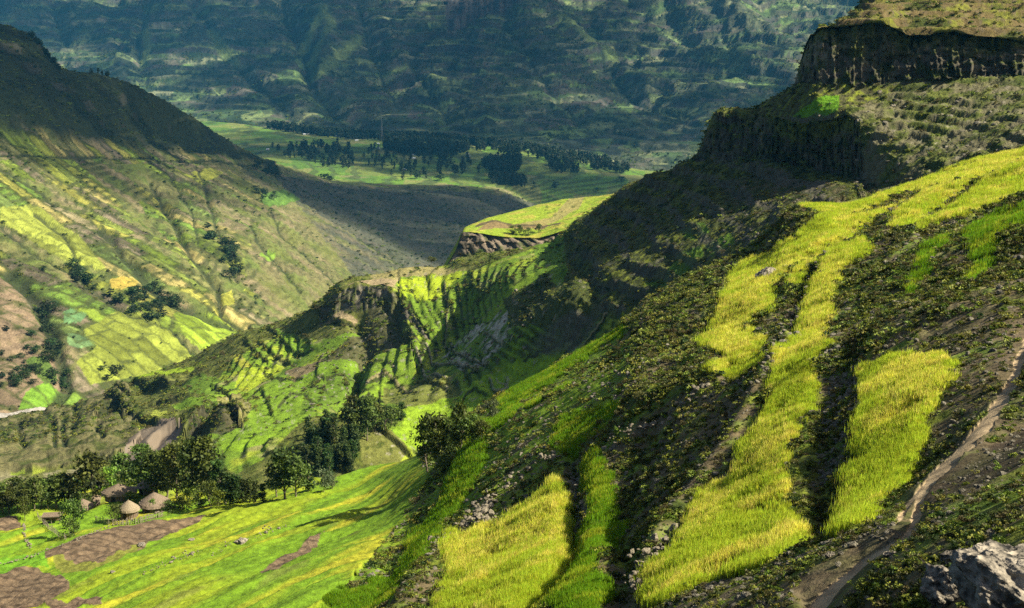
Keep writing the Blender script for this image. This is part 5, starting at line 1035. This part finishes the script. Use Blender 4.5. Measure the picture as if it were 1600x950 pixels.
def wall(pts, label, step=.45, size=.24, spread=.5, sh=None, limit=280, mat=None, cat='stone wall'):
    sh = sh or n; o = bpy.data.objects.new('stone_wall', None); COL.objects.link(o); P = []
    for (x0, y0), (x1, y1) in zip(pts[:-1], pts[1:]):
        a_, b_ = sh.at(x0, y0), sh.at(x1, y1); k = max(1, int((b_ - a_).length / step))
        px_ = np.linspace(x0, x1, max(2, int(math.hypot(x1 - x0, y1 - y0) / 3)), endpoint=False); gp = [sh.at(q, y0 + (y1 - y0) * (q - x0) / (x1 - x0 + 1e-6)) if abs(x1 - x0) > 1e-6 else a_.lerp(b_, 0) for q in px_]
        for i in range(k):
            t = i / k * (len(gp) - 1); j = int(t); j2 = min(j + 1, len(gp) - 1); P.append(gp[j].lerp(gp[j2], t - j))
    o.location = P[0]; tag(o, label, cat); rd = random.Random(len(P)); k = 0
    per = 5 if len(P) * 5 <= limit else 4 if len(P) * 4 <= limit else 3 if len(P) * 3 <= limit else 2 if len(P) * 2 <= limit else 1
    for q in P:
        for _ in range(per):
            if k >= limit: break
            s_ = size * .5 * (.3 + 1.2 * rd.random() ** 2); c = link(rd.choice(stones if not mat else mat), 'stone', o); c.location = q - o.location + Vector((rd.gauss(0, spread * .6), rd.gauss(0, spread * .6), s_ * .35 + rd.uniform(0, .22)))
            c.scale = (s_ * rd.uniform(.8, 1.4), s_, s_ * rd.uniform(.8, 1.2)); c.rotation_euler = (rd.uniform(-.4, .4), rd.uniform(-.4, .4), rd.uniform(0, 6.3)); k += 1
    return o
pale = [rock_mesh(60 + i, 2, .75, mat_plain('pale_stone', (.09, .078, .058), (.29, .25, .185), 3, bump=.6, dist=.1) if i == 0 else bpy.data.materials['pale_stone'], name='stone') for i in range(7)]
wall([(684,853),(700,838),(722,822),(748,812)], 'broken stone edging at the lower end of the grassy crest', .5, .42, .9, mat=pale)
wall([(748,812),(764,784),(780,768),(796,757),(821,737)], 'pinkish tumbled stone wall along the grassy crest above the barley', .45, .45, .9, mat=pale)
wall([(821,737),(836,726),(850,716),(878,711)], 'upright pale stones along the top of the grassy crest', .5, .40, .7, mat=pale)
wall([(955,692),(973,676),(1005,668),(1036,660),(1062,640),(1093,618),(1110,600)], 'stone wall climbing from the crest towards the heath', .55, .4, .9, mat=pale)
wall([(1176,596),(1190,580),(1216,558),(1232,538),(1256,494),(1262,468),(1280,430)], 'stone wall between the two upper barley strips', .6, .42, .8)
wall([(1285,420),(1292,396),(1320,378),(1346,360),(1388,334),(1432,308)], 'stony terrace edge under the long upper barley strip', .8, .42, .8)
wall([(1404,356),(1440,342),(1466,324),(1492,308),(1520,292),(1548,276),(1600,250)], 'dark terrace wall under the second barley strip', .8, .42, .7)
wall([(1000,925),(1002,898),(1020,872),(1045,848),(1062,822)], 'loose stone bank along the left foot of the descending strip', .4, .34, .7, mat=pale)
wall([(905,722),(910,745),(915,770),(912,800)], 'stones down the dark gully beside the green strip', .45, .32, .5, limit=160)
wall([(0,880),(40,872),(80,856),(120,842),(160,824),(200,812),(260,794),(330,782)], 'thin stone edging between the hamlet gardens and the ploughed field', .9, .28, .3, mat=pale)
wall([(37,816),(38,830),(41,842),(50,858)], 'crooked field wall running down from the small leaning tree', .35, .3, .2, mat=pale, limit=150)
wall([(340,862),(356,850),(378,842),(400,836),(420,828),(450,818)], 'ragged line of white stones across the green fields', 1.1, .36, .9, mat=pale, limit=150)
wall([(232,892),(262,878),(290,868),(310,858)], 'short line of stones on the lower green strip', 1.0, .32, .7, mat=pale, limit=90)

# ================================================================== clouds above the frame: soft bodies whose shade falls on the valley
def mat_cloud(dens=.011):
    m = bpy.data.materials.new('cloud_vapour'); m.use_nodes = True; t = m.node_tree
    t.nodes.remove(t.nodes['Principled BSDF']); v = t.nodes.new('ShaderNodeVolumePrincipled')
    v.inputs['Color'].default_value = (1, 1, 1, 1); v.inputs['Density'].default_value = dens; v.inputs['Anisotropy'].default_value = .3
    t.links.new(v.outputs[0], t.nodes['Material Output'].inputs['Volume']); return m
M_CLOUD = mat_cloud(); M_THIN = mat_cloud(.008); M_SOFT = mat_cloud(.0065)
def cloud(puffs, alt=1450, mat=None):
    """puffs: (ground point that lies in the shade, radius along x, radius along y, thickness)"""
    import bmesh
    cen = None; bm = bmesh.new()
    for p, rx, ry, th in puffs:
        c = Vector(p) + SUN_DIR * ((alt - p[2]) / SUN_DIR.z)
        r = bmesh.ops.create_icosphere(bm, subdivisions=4, radius=1)
        for v in r['verts']:
            q = v.co.copy(); nz = float(noise2(q.x * 1.7 + c.x, q.y * 1.7 + q.z * 1.3, 9)) * .32 + float(noise2(q.x * 4 + c.y, q.y * 4 - q.z * 3, 19)) * .16
            q *= 1 + nz
            v.co = Vector((c.x + q.x * rx, c.y + q.y * ry, c.z + (q.z if q.z > 0 else q.z * .5) * th))
    me = bpy.data.meshes.new('cloud'); bm.to_mesh(me); bm.free(); me.materials.append(mat or M_CLOUD)
    o = link(me, 'cloud'); o['kind'] = 'structure'; return o
H, E, P_, N_, M_ = hill.at, esc.at, plain.at, n.at, mid.at
cloud([(H(-40,140),420,230,260),(H(120,165),380,260,260),(H(240,200),330,260,260),(H(330,228),260,260,220),(H(20,80),420,240,260),(H(430,268),240,170,150)], 1450, M_SOFT)
cloud([(H(560,320),330,260,150),(H(700,350),420,320,200),(H(800,330),420,260,200),(H(640,320),260,220,160)])
cloud([(P_(440,215),420,330,110),(P_(540,222),420,300,110)], 1450, M_SOFT)
cloud([(P_(600,240),600,260,150),(P_(760,262),620,220,170),(P_(900,290),600,260,170)])
cloud([(E(60,40),900,420,300),(E(350,30),900,420,300),(E(640,90),900,520,300),(E(800,40),800,500,300)], 1900, M_THIN)
cloud([(E(620,160),700,320,200),(E(800,180),700,420,260),(E(960,200),800,420,260),(E(1100,160),800,420,260),(E(980,130),600,300,200),(E(880,110),500,300,200)], 1900, M_THIN)
cloud([(E(150,110),420,260,120),(E(330,120),420,200,120)], 1900, M_THIN)
# ================================================================== haze
if HAZE:
    me = bpy.data.meshes.new('haze'); x0, x1, y0, y1, z0, z1 = -9000, 12000, -400, 11000, -700, 1080
    vs = [(x, y, z) for z in (z0, z1) for y in (y0, y1) for x in (x0, x1)]
    me.from_pydata(vs, [], [(0,2,3,1),(4,5,7,6),(0,1,5,4),(2,6,7,3),(0,4,6,2),(1,3,7,5)])
    m = bpy.data.materials.new('haze_air'); m.use_nodes = True; t = m.node_tree; t.nodes.remove(t.nodes['Principled BSDF'])
    v = t.nodes.new('ShaderNodeVolumePrincipled'); v.inputs['Color'].default_value = (.09, .50, .95, 1); v.inputs['Density'].default_value = 2.7e-5
    v.inputs['Anisotropy'].default_value = 0
    t.links.new(v.outputs[0], t.nodes['Material Output'].inputs['Volume']); me.materials.append(m)
    tag(link(me, 'haze'), kind='stuff')
